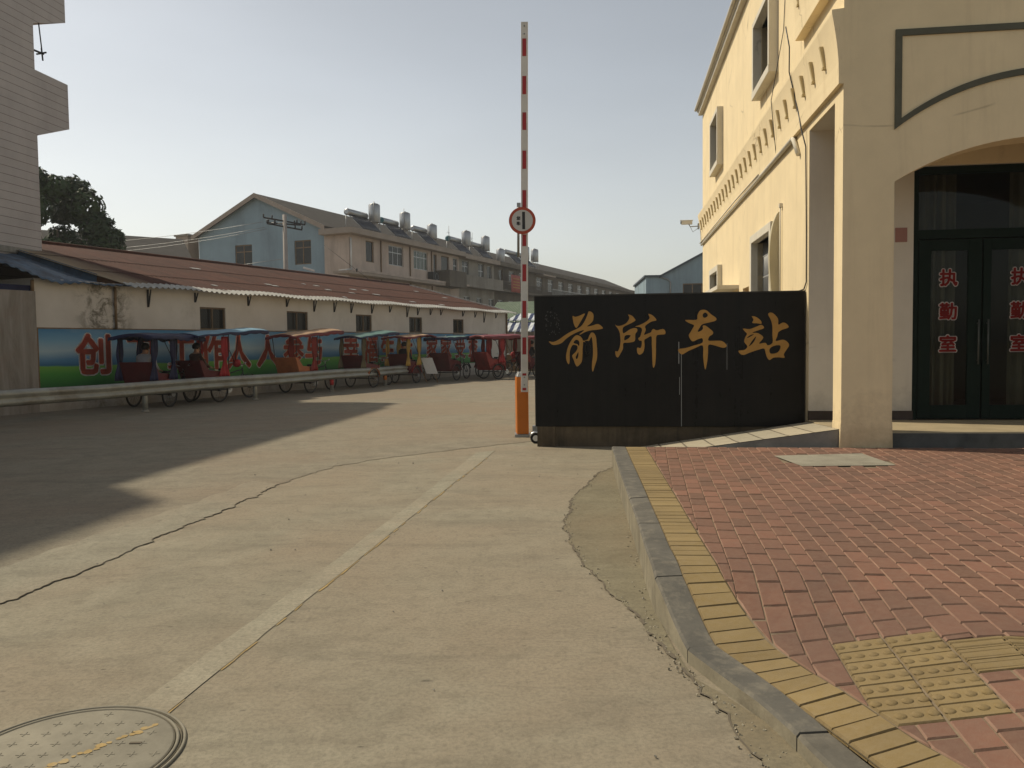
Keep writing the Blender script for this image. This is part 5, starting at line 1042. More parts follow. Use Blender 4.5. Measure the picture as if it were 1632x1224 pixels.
# ================================================================== PEOPLE
M['skin'] = flatm('skin', (0.36, 0.20, 0.13), 0.6, 0.3); M['hair'] = std('black hair', (0.012, 0.010, 0.009), 0.5, 0.3, 20, 0.2)
def skinned(name, pts, edges, mat, parent=None, sub=2):
    me = bpy.data.meshes.new(name); me.from_pydata([p[:3] for p in pts], edges, []); me.materials.append(mat)
    o = bpy.data.objects.new(name, me); COL.objects.link(o)
    if parent is not None: o.parent = parent
    sk = o.modifiers.new('skin', 'SKIN'); sk.use_smooth_shade = True
    for i, p in enumerate(pts):
        sv = me.skin_vertices[0].data[i]; sv.radius = (p[3], p[4] if len(p) > 4 else p[3]); sv.use_root = (i == 0)
    ss = o.modifiers.new('subdivision', 'SUBSURF'); ss.levels = sub; ss.render_levels = sub
    return o
def person(label, x, y, z, head, shirt, trousers, lean=0.0, turn=0.0, hand_up=False, group='people sitting in the rickshaws'):
    """seated figure; origin under the pelvis on the seat, facing +x"""
    L = lean; P = []; E = []
    def add(*p): P.append(p); return len(P) - 1
    def link(*ids):
        for a, b in zip(ids, ids[1:]): E.append((a, b))
    pel = add(0, 0, .10, .15, .12); s1 = add(-.01 + L * .2, 0, .26, .14, .11); s2 = add(-.02 + L * .5, 0, .43, .16, .115); ch = add(-.01 + L * .75, 0, .54, .15, .10); nk = add(.0 + L, 0, .635, .055); hb = add(.02 + L, 0, .70, .062, .07); hm = add(.025 + L, 0, .775, .082, .098); ht = add(.015 + L, 0, .855, .06, .075)
    link(pel, s1, s2, ch, nk, hb, hm, ht)
    jaw = add(.085 + L, 0, .715, .035); link(hb, jaw); nose = add(.122 + L, 0, .775, .014); link(hm, nose)
    for sg in (1, -1):
        ear = add(.01 + L, sg * .092, .775, .014, .024); link(hm, ear)
        sh_ = add(-.01 + L * .75, sg * .17, .555, .062); el = add(.06 + L, sg * .235, .31, .045)
        if hand_up and sg > 0: wr = add(.20 + L, sg * .12, .52, .030); pm = add(.20 + L, sg * .085, .60, .034, .02); fd = (.0, -.12, 1.0)
        else: wr = add(.29, sg * .17, .215, .030); pm = add(.365, sg * .155, .205, .036, .02); fd = (1.0, -.1 * sg, -.25)
        link(ch, sh_, el, wr, pm); f = Vector(fd).normalized(); side = Vector((0, 1, 0)) if abs(f.x) > .5 else Vector((1, 0, 0))
        for k, ln in enumerate((.070, .082, .076, .060)):
            b = Vector(P[pm][:3]) + f * .03 + side * (k - 1.5) * .019; k1 = b + f * ln * .55; k2 = b + f * ln + Vector((0, 0, -.02)); i1 = add(*b, .0092); i2 = add(*k1, .0085); i3 = add(*k2, .007); link(pm, i1, i2, i3)
        tb = Vector(P[pm][:3]) - side * .036 * sg + f * .005; i1 = add(*tb, .0105); i2 = add(*(tb + f * .045 - side * .012 * sg), .009); link(pm, i1, i2)
        hp = add(.05, sg * .10, .075, .092); kn = add(.43, sg * .12, .10, .062); sk = add(.45, sg * .12, -.10, .054); an = add(.44, sg * .12, -.235, .036); he = add(.43, sg * .12, -.265, .04); to = add(.60, sg * .13, -.275, .03, .04); link(pel, hp, kn, sk, an, he, to)
    t = thing('person', label, 'person', (x, y, z), head, group)
    skinned('body', P, E, M['skin'], t, 2)
    P2 = []; E2 = []
    def add2(*p): P2.append(p); return len(P2) - 1
    a = [add2(0, 0, .06, .165, .135), add2(-.01 + L * .2, 0, .26, .16, .13), add2(-.02 + L * .5, 0, .43, .178, .135), add2(-.01 + L * .75, 0, .545, .165, .118), add2(L * .95, 0, .615, .075)]
    E2 += list(zip(a, a[1:]))
    for sg in (1, -1):
        s_ = add2(-.01 + L * .75, sg * .175, .555, .078); e = add2(.06 + L, sg * .238, .31, .060); w = add2(.19 + L, sg * .13, .49, .042) if (hand_up and sg > 0) else add2(.265, sg * .175, .22, .042); E2 += [(a[3], s_), (s_, e), (e, w)]
    skinned('jacket', P2, E2, shirt, t, 2)
    P3 = [(0, 0, .09, .165, .14)]; E3 = []
    for sg in (1, -1):
        i = len(P3); P3 += [(.06, sg * .10, .08, .108), (.43, sg * .12, .105, .078), (.455, sg * .12, -.08, .070), (.445, sg * .12, -.215, .056)]; E3 += [(0, i), (i, i + 1), (i + 1, i + 2), (i + 2, i + 3)]
    skinned('trousers', P3, E3, trousers, t, 2)
    for sg in (1, -1): skinned('shoe', [(.42, sg * .12, -.262, .050, .046), (.52, sg * .125, -.272, .046, .038), (.625, sg * .13, -.28, .036, .03)], [(0, 1), (1, 2)], M['rubber'], t, 2)
    mb = MB(); mb.smooth = True
    def hr(u, v):
        th = 2 * PI * u; ph = .02 + v * (2.15 if math.cos(th) < -.2 else 1.75 if math.cos(th) < .35 else 1.0); r0 = (.102, .098, .110); c = (.008 + L, 0, .795)
        return (c[0] + r0[0] * 1.12 * math.sin(ph) * math.cos(th), r0[1] * 1.12 * math.sin(ph) * math.sin(th), c[2] + r0[2] * math.cos(ph) * 1.02)
    mb.grid(hr, 24, 10); mb.build('hair', M['hair'], t, solid=.012)
    for sg in (1, -1):
        mb = MB(); mb.lathe([(.0, -.008), (.009, -.004), (.010, 0), (.009, .004), (0, .008)], Matrix.Translation((.103 + L, sg * .033, .795)), 8); mb.build('eye', M['black_metal'], t)
    mb = MB(); mb.box(.098 + L, .112 + L, -.022, .022, .727, .735); mb.build('mouth', paint((.25, .08, .07), 'lips'), t, bevel=.003)
    return t
def seat(i, dx=-.10, dy=0.0):
    lab, Y, off, hd, *_ = RK[i]; x, y = on(off, 0, Y); return (x + dx * math.cos(hd) - dy * math.sin(hd), y + dx * math.sin(hd) + dy * math.cos(hd), .735, hd)
WS, DK, MRN, GRYC, BRN = (paint((.34, .34, .36), 'pale shirt'), paint((.02, .02, .025), 'black jacket'), paint((.13, .018, .022), 'maroon jacket'), paint((.07, .075, .09), 'grey cloth'), paint((.08, .045, .03), 'brown jacket'))
person('person in a pale shirt seated with back turned under the navy canopy', *seat(0, -.14, .05), WS, GRYC)
person('person in a dark brown jacket leaning back between bright red curtains', *seat(1, -.16, .1), BRN, GRYC, -.04)
person('person in black seen as a dark shape beside yellow curtains', *seat(4, -.1, 0), DK, DK, .02)
person('person in a black jacket sitting under the maroon canopy', *seat(8, -.06, -.05), DK, GRYC, .03)
sx, sy, sz, sh_d = seat(9, .08, -.1)
person('person in a maroon jacket facing left with one hand raised to the face', sx, sy, sz, R(190), MRN, GRYC, .06, 0, True)

# leaning white board
wb = thing('notice_easel', 'blank white board leaning on two dark legs past the guardrail end', 'sign board', (-3.20, 32.4, 0), adir(.93, -.10))
Mt = Matrix.Rotation(R(-16), 4, 'X')
mb = MB(); mb.box(-.36, .10, -.012, .012, .36, 1.02, Matrix.Shear('XZ', 4, (0, 0)) @ Mt); wbp = mb.build('board', M['white_paint'], wb)
for v in wbp.data.vertices: v.co.x -= (v.co.z - .7) * .42
for x in (-.18, .26):
    mb = MB(); mb.tube([(x - .30 * 0 , .02, 0), (x - .42 * .40 - .04, .14, .42)], .022, 6); mb.build('leg', M['wood'], wb)
mb = MB(); mb.tube([(-.45, .95, 0), (-.40, .30, 1.0)], .02, 6); mb.build('back_leg', M['wood'], wb)

# ================================================================== ROW HOUSES far behind (local: x along the street face, y into the house)
T0 = (-12.2, 61.2); TA = adir(0.3872, 0.9220); tf = FY(0, 0, 1)
M['pink_tile'] = std('pinkish wall tile', (0.52, 0.42, 0.35), 0.8, 0.15, 0.7, 0.1, dirt=(0.18, 0.14, 0.11), dirt_amt=0.5, dscale=0.5, streak=True)
M['grey_render'] = std('grey render', (0.29, 0.26, 0.22), 0.85, 0.2, 0.6, 0.1, dirt=(0.10, 0.09, 0.075), dirt_amt=0.6, dscale=0.5, streak=True)
M['brown_render'] = std('dark stained render', (0.135, 0.115, 0.09), 0.9, 0.25, 0.5, 0.1, dirt=(0.06, 0.05, 0.04), dirt_amt=0.6, dscale=0.5, streak=True)
M['blue_wall'] = std('weathered blue wall', (0.25, 0.335, 0.385), 0.85, 0.12, 0.5, 0.1, dirt=(0.12, 0.15, 0.17), dirt_amt=0.5, dscale=0.4, streak=True)
M['roof_tile'] = std('brown grey roof tile', (0.036, 0.031, 0.025), 0.95, 0.35, 1.2, 0.5, 14)
M['fascia'] = std('fascia', (0.33, 0.27, 0.22), 0.8, 0.15, 1)
def roof_slab(par, x0, x1, yr, zr, ya, za, yb, zb, mat=None):
    mb = MB()
    for (y, z) in ((ya, za), (yb, zb)):
        mb.hexa([(x0, yr, zr - .15), (x1, yr, zr - .15), (x1, y, z - .15), (x0, y, z - .15), (x0, yr, zr), (x1, yr, zr), (x1, y, z), (x0, y, z)])
    return mb.build('roof', mat or M['roof_tile'], par)
def rowhouse(name, label, s0, s1, wall, wins, zc, gable_l=None, balc=None, slab=None, low=True, ridge=13.5, eave=10.65, gable_r=None, endcap=False):
    t = thing(name, label, 'house', (*T0, 0), TA, 'terrace of houses behind the market shed')
    holes = [(a, b, c, d) for a, b, c, d, _ in wins]
    if low:
        x = s0 + .9
        while x + 1.5 < s1: holes.append((x, x + 1.4, 4.7, 6.2)); x += 2.9
    mb = MB(); mb.wall(tf, s0, s1, -.1, zc, holes, .18); mb.quad((s0, 0, -.1), (s0, 2.2, -.1), (s0, 2.2, zc), (s0, 0, zc)); mb.quad((s1, 0, -.1), (s1, 2.2, -.1), (s1, 2.2, zc), (s1, 0, zc)); mb.quad((s0, 2.2, -.1), (s1, 2.2, -.1), (s1, 2.2, eave), (s0, 2.2, eave)); mb.build('wall', wall, t)
    for a, b, c, d, (nv, gl, fm_, hb) in wins: sash(t, tf, a, b, c, d, .10, nv, fm_, gl, .07, [c + (d - c) * .66] if hb else ())
    for h in holes[len(wins):]: sash(t, tf, *h, .10, 2, M['alu'], M['glass_dark'], .07, ())
    mb = MB(); mb.box(s0 - (.7 if endcap else 0), s1, -.75, 2.2, zc, zc + .42); mb.build('cornice', M['fascia'] if wall is not M['brown_render'] else wall, t)
    if low:
        mb = MB(); mb.box(s0, s1, -1.1, 0, 7.0, 7.16); mb.build('floor_slab', wall, t)
    roof_slab(t, s0 - (.35 if gable_l else 0), s1, 8.4, ridge, 1.9, eave - .1, 14.9, eave - .1)
    if gable_l is not None:
        mb = MB(); gf = FX(s0 + .05, 0, 1); gh = gable_l
        mb.wall(gf, 2.2, 14.5, -.1, eave, gh, .15); mb.add([(s0 + .05, 2.2, eave), (s0 + .05, 14.5, eave), (s0 + .05, 8.4, ridge - .1)], [(0, 1, 2)]); gw = mb.build('gable_wall', M['blue_wall'], t)
        for h in gh: sash(t, gf, *h, .08, 2, M['wood'], M['glass_dark'], .08, [h[2] + (h[3] - h[2]) * .7])
        for y, z in ((1.9, eave - .1), (14.9, eave - .1)):
            mb = MB(); mb.hexa([(s0 - .40, 8.4, ridge - .33), (s0 - .36, 8.4, ridge - .33), (s0 - .36, y, z - .33), (s0 - .40, y, z - .33), (s0 - .40, 8.4, ridge + .03), (s0 - .36, 8.4, ridge + .03), (s0 - .36, y, z + .03), (s0 - .40, y, z + .03)]); mb.build('barge_board', M['fascia'], t)
    else:
        for xx in (s0 + .02, s1 - .02):
            mb = MB(); mb.add([(xx, 2.2, eave), (xx, 14.5, eave), (xx, 8.4, ridge - .1)], [(0, 1, 2)]); mb.build('gable_wall', wall, t)
    return t
GD, GG, AL, WD = M['glass_dark'], M['glass_green'], M['alu'], M['wood']
h1 = rowhouse('terraced_house', 'pink tiled flat fronted house with a blue gable end', 0.3, 18.75, M['pink_tile'],
  [(2.6, 3.75, 8.0, 9.65, (1, GD, WD, 0)), (5.96, 8.3, 8.05, 9.65, (3, GD, AL, 1)), (10.05, 12.56, 8.05, 9.65, (4, GG, AL, 1)), (13.6, 14.3, 7.9, 9.65, (1, GD, WD, 0)), (15.1, 16.7, 7.4, 9.65, (1, GD, WD, 0)), (17.5, 18.45, 7.6, 9.65, (1, GD, AL, 1))], 9.85,
  gable_l=[(3.45, 5.0, 7.8, 9.65), (9.1, 10.8, 7.8, 9.62)], endcap=True)
mb = MB(); mb.box(-1.8, 13.4, -1.3, 0.0, 6.75, 6.95); mb.build('concrete_canopy', M['fascia'], h1)
for x in (4.7, 9.35, 13.2): mb = MB(); mb.tube([(x, -.07, 0), (x, -.07, 9.85)], .06, 6); mb.build('drain_pipe', M['wood'], h1)
mb = MB(); mb.tube([(.45, -.08, 7.2), (.45, -.08, 9.6)], .07, 8); mb.tube([(.45, -.08, 7.25), (-1.6, -.4, 6.98)], .06, 6); mb.build('drain_pipe', M['white_paint'], h1)
mb = MB(); mb.box(13.9, 17.3, -1.5, -1.42, 6.9, 8.2); mb.box(13.9, 13.98, -1.42, 0, 6.9, 8.2); mb.box(17.22, 17.3, -1.42, 0, 6.9, 8.2); mb.box(13.9, 17.3, -1.5, 0, 6.75, 6.9); mb.build('balcony', M['brown_render'], h1)
h2 = rowhouse('terraced_house', 'grey rendered house with a railed balcony next to the pink one', 18.78, 27.0, M['grey_render'],
  [(19.4, 20.95, 8.0, 9.65, (2, GD, AL, 1)), (23.1, 24.5, 7.4, 9.65, (2, GD, AL, 1)), (25.2, 26.4, 8.0, 9.6, (1, GD, AL, 0))], 9.72, balc=1)
def railing(par, a, b, y, z0, z1, mat, solid=False):
    mb = MB(); mb.box(a, b, y - .04, y + .04, z1 - .08, z1); mb.box(a, b, y - .03, y + .03, z0, z0 + .08); n = int((b - a) / .22)
    for k in range(n + 1): x = a + (b - a) * k / n; mb.box(x - .02, x + .02, y - .02, y + .02, z0 + .08, z1 - .08)
    if solid: mb.box(a, b, y - .01, y + .01, z0 + .08, z1 - .08)
    return mb.build('balcony_railing', mat, par)
railing(h2, 17.6, 26.9, -1.05, 7.16, 8.1, M['grey_render'], True)
h3 = rowhouse('terraced_house', 'dark stained house with a red banner on its balcony', 27.03, 38.4, M['brown_render'],
  [(28.2, 29.4, 7.4, 9.5, (1, GD, WD, 0)), (31.0, 32.6, 8.0, 9.5, (2, GD, AL, 1)), (34.0, 35.6, 8.0, 9.5, (2, GD, AL, 1))], 9.72)
railing(h3, 27.1, 38.3, -1.05, 7.16, 8.1, M['brown_render'])
w4 = []; x = 39.4
while x < 96: w4.append((x, x + 2.0, 7.9, 9.4, (2, GD, AL, 1))); x += 3.9
h4 = rowhouse('terraced_house', 'long brown house row running behind the black board', 38.43, 97.0, M['brown_render'], w4, 9.75, ridge=13.3)
railing(h4, 42.0, 56.0, -1.05, 7.16, 8.1, M['grey_metal'])
mb = MB(); mb.box(39.2, 43.5, -1.0, 0, 9.55, 9.72); mb.build('window_canopy', M['fascia'], h4)
def tl(x, y): c, s_ = math.cos(TA), math.sin(TA); return (T0[0] + c * x - s_ * y, T0[1] + s_ * x + c * y)
bn = thing('banner', 'red printed banner hanging on the dark balcony', 'banner', (*tl(30.2, -1.12), 0), TA)
mb = MB(); mb.smooth = True; mb.grid(lambda u, v: (-1.3 + 2.6 * u, -.02 + .04 * math.sin(u * 9), 7.05 + 1.85 * v), 16, 4); mb.build('cloth', std('faded red banner', (0.34, 0.07, 0.05), 0.7, 0.15, 3), bn, solid=.01)
mb = MB()
for z in (8.45, 8.1, 7.8, 7.5): mb.box(-1.0 + .02 * z, 1.0, -.075, -.066, z, z + .10)
mb.build('print', std('banner print', (0.42, 0.22, 0.06), 0.7, 0.4, 12), bn)
ac = thing('air_conditioner', 'dark box air conditioner unit on the wall of the pink house', 'air conditioner', (*tl(13.0, -.35), 0), TA)
mb = MB(); mb.box(-.55, .55, -.22, .3, 7.15, 7.95); mb.build('case', M['black_metal'], ac, bevel=.02); mb = MB(); mb.tube([(.15 + .28 * math.cos(a), -.23, 7.55 + .28 * math.sin(a)) for a in [2 * PI * k / 20 for k in range(20)]], .02, 5, closed=True); mb.build('fan_grille', M['grey_metal'], ac)
# water heaters and tanks on the flat roofs
M['dull_steel'] = std('dull steel tank', (0.38, 0.39, 0.40), 0.38, 0.12, 2, 0.03, metal=0.75, dirt=(0.25, 0.22, 0.18), dirt_amt=0.5)
M['teal_cap'] = std('teal end cap', (0.03, 0.13, 0.16), 0.5); M['tubes'] = std('collector tubes', (0.015, 0.02, 0.035), 0.2, 0.3, 10, 0.0, spec=0.6)
def heater(s_, L, cap, label, z=10.27):
    t = thing('solar_water_heater', label, 'water heater', (*tl(s_, .9), z), TA, 'water heaters on the flat roofs')
    mb = MB(); mb.lathe([(.0, 0), (.22, .01), (.26, .05), (.26, L - .05), (.22, L - .01), (0, L)], Matrix.Translation((0, .5, 1.62)) @ Matrix.Rotation(PI / 2, 4, 'Y'), 18); tk = mb.build('tank', M['dull_steel'], t)
    mb = MB(); mb.lathe([(.15, -.02), (.268, .0), (.268, .12)], Matrix.Translation((-.005, .5, 1.62)) @ Matrix.Rotation(PI / 2, 4, 'Y'), 18); mb.build('end_cap', cap, tk)
    mb = MB(); n = int(L / .12)
    for k in range(n): x = .1 + (L - .2) * k / (n - 1); mb.tube([(x, .34, 1.45), (x, -.95, .25)], .04, 6)
    mb.build('collector', M['tubes'], t)
    for x in (.1, L - .1):
        mb = MB(); mb.tube([(x, .62, 1.45), (x, .72, 0)], .035, 6); mb.tube([(x, .38, 1.36), (x, -1.02, .10), (x, -1.02, 0)], .03, 6); mb.tube([(x, -1.0, .12), (x, .70, .16)], .025, 6); mb.build('stand', M['grey_metal'], t)
    return t
def wtank(s_, label, z=10.27, h=1.35, lift=1.25):
    t = thing('water_tank', label, 'water tank', (*tl(s_, 1.05), z), TA, 'steel water tanks on the flat roofs')
    mb = MB(); mb.lathe([(.45, 0), (.47, .03), (.47, h - .05), (.44, h)], Matrix.Translation((0, 0, lift)), 20); b = mb.build('body', M['dull_steel'], t)
    mb = MB(); mb.lathe([(.46, 0), (.30, .10), (.10, .15), (.08, .2)], Matrix.Translation((0, 0, lift + h)), 20); mb.build('lid', M['dull_steel'], b)
    mb = MB()
    for a in (.8, 2.4, 3.9, 5.5): mb.tube([(.42 * math.cos(a), .42 * math.sin(a), lift), (.46 * math.cos(a), .46 * math.sin(a), 0)], .035, 6)
    mb.tube([(.46 * math.cos(a), .46 * math.sin(a), lift - .03) for a in [2 * PI * k / 16 for k in range(16)]], .035, 6, closed=True); mb.build('stand', M['grey_metal'], t)
    return t
heater(2.2, 2.7, M['dull_steel'], 'steel solar water heater nearest the blue gable'); wtank(5.6, 'steel water tank nearest the blue gable on a low stand')
heater(7.1, 2.6, M['teal_cap'], 'solar water heater with teal end cap, second from the blue gable'); wtank(10.5, 'steel water tank beside the first teal capped heater')
heater(12.5, 2.2, M['dull_steel'], 'plain solar water heater between the second and third tank'); wtank(15.4, 'steel water tank third from the blue gable', h=1.2, lift=1.0)
heater(19.2, 2.6, M['teal_cap'], 'solar water heater with dark end cap beside the roof aerials', 10.15); wtank(22.6, 'steel water tank just right of the roof aerials', 10.15)
heater(24.3, 2.4, M['dull_steel'], 'plain solar water heater over the grey house', 10.15); wtank(27.2, 'steel water tank over the joint of grey and dark house', 10.15); wtank(31.2, 'lone steel water tank over the dark house', 10.15, 1.3, .4)
heater(33.3, 2.8, M['dull_steel'], 'plain solar water heater left of the boom'); heater(36.6, 2.6, M['teal_cap'], 'solar water heater with teal cap just behind the boom'); wtank(38.6, 'steel water tank behind the round sign pole'); wtank(41.6, 'steel water tank just right of the boom')
for s_, h, lab in ((5.1, 2.9, 'thin roof aerial beside the nearest tank'), (9.9, 3.0, 'bent roof aerial beside the second tank'), (18.3, 2.6, 'tall straight roof aerial among the heaters'), (23.4, 2.6, 'hooked roof aerial right of the tall one'), (37.0, 2.8, 'roof aerial left of the boom')):
    t = thing('roof_aerial', lab, 'aerial', (*tl(s_, .8), 10.2), TA, 'aerials on the flat roofs')
    mb = MB(); mb.tube([(0, 0, 0), (.02, 0, h * .7), (-.05 - .12 * math.sin(s_), .0, h)], .025, 5); mb.build('mast', M['grey_metal'], t)
    mb = MB(); mb.tube([(-.25, 0, h * .8), (.2, 0, h * .62)], .012, 4); mb.tube([(-.12, -.2, h * .75), (-.12, .2, h * .75)], .010, 4); mb.build('crossbar', M['grey_metal'], t)

# utility pole and wires
up_ = thing('utility_pole', 'concrete utility pole with crossed arms in front of the blue gable', 'utility pole', (-12.32, 45, 0), TA)
mb = MB(); mb.lathe([(.17, 0), (.11, 8.7)], None, 12); mb.build('pole', std('pole concrete', (0.34, 0.31, 0.28), 0.9, 0.1), up_)
def rx_(px, y, d): return None
for z, L, a in ((8.35, 1.25, 2.75), (8.05, 1.05, 2.75), (8.2, .9, 1.9)):
    mb = MB(); dx, dy = math.cos(a), math.sin(a); mb.tube([(-L * dx, -L * dy, z - .08), (L * dx, L * dy, z + .08)], .045, 6); ar = mb.build('cross_arm', M['black_metal'], up_)
    for k in (-1, -.6, .6, 1): mb = MB(); mb.lathe([(.03, 0), (.05, .05), (.03, .1), (.05, .14), (.02, .2)], Matrix.Translation((L * k * dx, L * k * dy, z + .02 + .06 * k)), 8); mb.build('insulator', M['black_metal'], ar)
mb = MB(); mb.tube([(.1, 0, 5.3), (.5, -.75, 5.62)], .03, 6); mb.build('lamp_arm', M['grey_metal'], up_); mb = MB(); mb.box(-.09, .09, -.32, .32, -.05, .05, Matrix.Translation((.68, -1.02, 5.74)) @ Matrix.Rotation(.55, 4, 'Z') @ Matrix.Rotation(.3, 4, 'X')); mb.build('lamp_head', M['white_paint'], up_, bevel=.02)
pl_ = thing('power_line', 'thin overhead wires strung left from the utility pole', 'wires', (-12.32, 45, 0))
for (x0, y0, z0), (x1, y1, z1), sag in (((-1.15, -.2, 8.3), (-24, 10, 8.6), .5), ((-1.0, -.25, 8.0), (-24, 9, 8.1), .6), ((-.9, -.3, 7.9), (-24, 9.3, 7.8), .6), ((-.2, 0, 6.3), (-24, 9, 5.9), .4)):
    mb = MB(); mb.tube([(x0 + (x1 - x0) * t, y0 + (y1 - y0) * t, z0 + (z1 - z0) * t - sag * 4 * t * (1 - t)) for t in [k / 14 for k in range(15)]], .012, 4); mb.build('wire', M['grey_metal'], pl_)
gw_ = thing('guy_wire', 'diagonal stay wire with a small insulator crossing the pink end wall', 'wire', (-11.2, 52, 0))
mb = MB(); mb.tube([(-.6, 0, 7.9), (3.2, 0, 4.9)], .012, 4); mb.build('wire', M['black_metal'], gw_); mb = MB(); mb.lathe([(.03, 0), (.06, .08), (.06, .16), (.03, .24)], Matrix.Translation((1.45, 0, 6.18)), 8); mb.build('insulator', M['black_metal'], gw_)

# grey roofed house behind the shed, a small white block, far blue workshop
def gable_house(name, label, cat, loc, rz, lx, ly, eave, ridge, wall, roof, wins=(), ridge_along='x'):
    t = thing(name, label, cat, loc, rz); f0 = FY(0, 0, 1); f1 = FX(0, 0, 1)
    mb = MB(); mb.wall(f0, 0, lx, -.1, eave, [w for w in wins], .15); mb.quad((0, ly, -.1), (lx, ly, -.1), (lx, ly, eave), (0, ly, eave))
    if ridge_along == 'x':
        for x in (0, lx): mb.add([(x, 0, -.1), (x, ly, -.1), (x, ly, eave), (x, ly / 2, ridge - .05), (x, 0, eave)], [(0, 1, 2, 3, 4)])
        mb.build('wall', wall, t); r2 = MB()
        for y in (-.35, ly + .35): r2.hexa([(-.35, ly / 2, ridge - .12), (lx + .35, ly / 2, ridge - .12), (lx + .35, y, eave - .2), (-.35, y, eave - .2), (-.35, ly / 2, ridge), (lx + .35, ly / 2, ridge), (lx + .35, y, eave - .08), (-.35, y, eave - .08)])
        r2.build('roof', roof, t)
    else:
        for x in (0, lx): mb.quad((x, 0, -.1), (x, ly, -.1), (x, ly, eave), (x, 0, eave))
        mb.add([(0, 0, eave), (lx, 0, eave), (lx / 2, 0, ridge - .05)], [(0, 1, 2)]); mb.build('wall', wall, t); r2 = MB()
        for x in (-.35, lx + .35): r2.hexa([(lx / 2, -.3, ridge - .12), (lx / 2, ly + .3, ridge - .12), (x, ly + .3, eave - .2), (x, -.3, eave - .2), (lx / 2, -.3, ridge), (lx / 2, ly + .3, ridge), (x, ly + .3, eave - .08), (x, -.3, eave - .08)])
        r2.build('roof', roof, t)
    for w in wins: sash(t, f0, *w, .08, 2, M['alu'], M['glass_dark'], .08)
    return t
gable_house('grey_roofed_house', 'low grey roofed house between the tree and the blue gable', 'house', (-27.0, 49.0, 0), R(38), 7.9, 7.0, 6.2, 9.0, M['grey_render'], std('grey roof sheet', (0.10, 0.092, 0.082), 0.9, 0.2, 1.0))
wk = thing('rooftop_block', 'small cream rooftop block left of the blue gable', 'building', (-26.6, 68, 0), TA)
mb = MB(); mb.box(-.6, .6, -.5, .8, 0, 10.65); mb.build('wall', M['fascia'], wk); mb = MB(); mb.box(-.7, .7, -.6, .9, 10.65, 10.8); mb.build('cap', M['grey_render'], wk)
bw = thing('blue_workshop', 'distant grey blue workshop with sloping roof beside the yellow building', 'building', (11.55, 70, 0), R(-4))
f0 = FY(0, 0, 1)
mb = MB(); mb.wall(f0, 0, 16, -.1, 7.05, [(3.1, 6.3, 4.2, 6.45)], .15); mb.add([(1.3, 0, 7.05), (14.7, 0, 7.05), (8, 0, 10.6)], [(0, 1, 2)]); mb.quad((0, 0, -.1), (0, 12, -.1), (0, 12, 7.05), (0, 0, 7.05)); mb.build('wall', M['blue_wall'], bw)
mb = MB()
for x in (1.1, 14.9): mb.hexa([(8, -.2, 10.55), (8, 12, 10.55), (x, 12, 6.95), (x, -.2, 6.95), (8, -.2, 10.75), (8, 12, 10.75), (x, 12, 7.15), (x, -.2, 7.15)])
mb.box(-.15, 1.3, -.2, 12, 7.05, 7.2); mb.build('roof', std('blue grey roof', (0.07, 0.09, 0.11), 0.8), bw)
sash(bw, f0, 3.1, 6.3, 4.2, 6.45, .08, 4, M['wood'], M['glass_dark'], .08)
mb = MB(); mb.tube([(2.05, -.08, 4), (2.05, -.08, 6.6), (1.8, -.08, 6.85), (1.3, -.08, 7.0)], .07, 6); mb.build('drain_pipe', M['grey_metal'], bw)

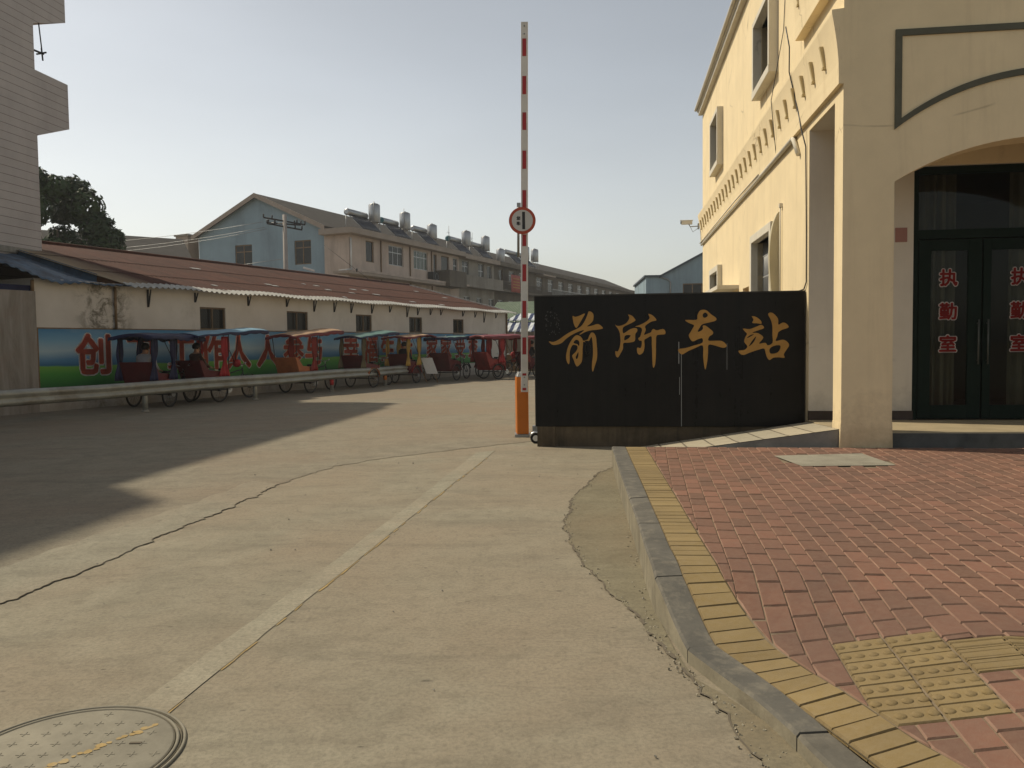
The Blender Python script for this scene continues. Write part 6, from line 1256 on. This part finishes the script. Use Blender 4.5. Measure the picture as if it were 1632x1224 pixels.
# striped stall canopy and green tiled hut behind the barrier
g = NG('striped awning'); x, y, z = g.sep()[0:3]; st_ = g.ramp(g.math('FRACT', g.math('DIVIDE', x, 0.42)), [(0.0, 0), (0.48, 0), (0.52, 1)]); g.col(g.mix(st_, (0.02, 0.035, 0.10), (0.62, 0.66, 0.68))); g.rough(0.5); M['stripes'] = g.m
sa = thing('striped_stall', 'market stall under a blue and white striped sheet awning', 'stall', (-.55, 44.5, 0), R(-14))
for k, (z0, z1, y0, y1, x0, x1) in enumerate(((2.15, 2.72, -.1, 1.0, -.6, 3.6), (2.78, 3.20, .9, 1.9, .0, 3.8))):
    mb = MB(); mb.smooth = True; mb.grid(lambda u, v: (x0 + (x1 - x0) * u + .55 * v, y0 + (y1 - y0) * v, z0 + (z1 - z0) * v + .012 * math.sin(u * 90)), 90, 4); mb.build('awning', M['stripes'], sa, solid=.02)
for x, y, h in ((-.4, 0, 2.2), (3.4, 0, 2.2), (.3, 1.9, 3.1), (3.7, 1.9, 3.1)): mb = MB(); mb.tube([(x, y, 0), (x, y, h)], .04, 6); mb.build('pole', M['grey_metal'], sa)
mb = MB(); mb.box(-.4, 3.5, .6, 1.6, 0, .9); mb.build('counter', M['wood'], sa, bevel=.02)
g = NG('green roof tile'); wv = g.n('ShaderNodeTexWave'); wv.bands_direction = 'X'; wv.inputs['Scale'].default_value = 3.0; g.l(g.co(), wv.inputs['Vector']); n1 = g.noise(2, 6); g.col(g.mix(g.ramp(n1, [(.3, 0), (.7, 1)]), (0.06, 0.10, 0.055), (0.13, 0.18, 0.11))); g.rough(.7); g.bump(wv.outputs['Fac'], .8, .05); M['green_tile'] = g.m
gable_house('green_roofed_hut', 'low hut with green tiled roof behind the striped stall', 'hut', (-1.3, 48.5, 0), R(-18), 9, 5.0, 2.75, 4.1, M['grey_render'], M['green_tile'])
# low wall closing the view past the shed
hw_ = thing('yard_wall', 'dark yard wall with railings far behind the name board', 'wall', (3.5, 58, 0), R(10))
mb = MB(); mb.box(-3, 24, 0, .3, 0, 3.2); mb.build('wall', M['brown_render'], hw_); mb = MB(); mb.box(-3.1, 24.1, -.06, .36, 3.2, 3.32); mb.build('coping', M['concrete'], hw_)

# ================================================================== HAZE
hm = bpy.data.materials.new('haze air'); hm.use_nodes = True; hn = hm.node_tree
hn.nodes.remove(hn.nodes['Principled BSDF']); pv = hn.nodes.new('ShaderNodeVolumePrincipled')
pv.inputs['Color'].default_value = (0.93, 0.94, 0.95, 1); pv.inputs['Density'].default_value = 0.0007; pv.inputs['Anisotropy'].default_value = 0.25
hn.links.new(pv.outputs[0], hn.nodes['Material Output'].inputs['Volume'])
mb = MB(); mb.box(-70, 60, -30, 190, -1.0, 16.5); hz = mb.build('haze', hm); hz['kind'] = 'stuff'; hz.display_type = 'WIRE'
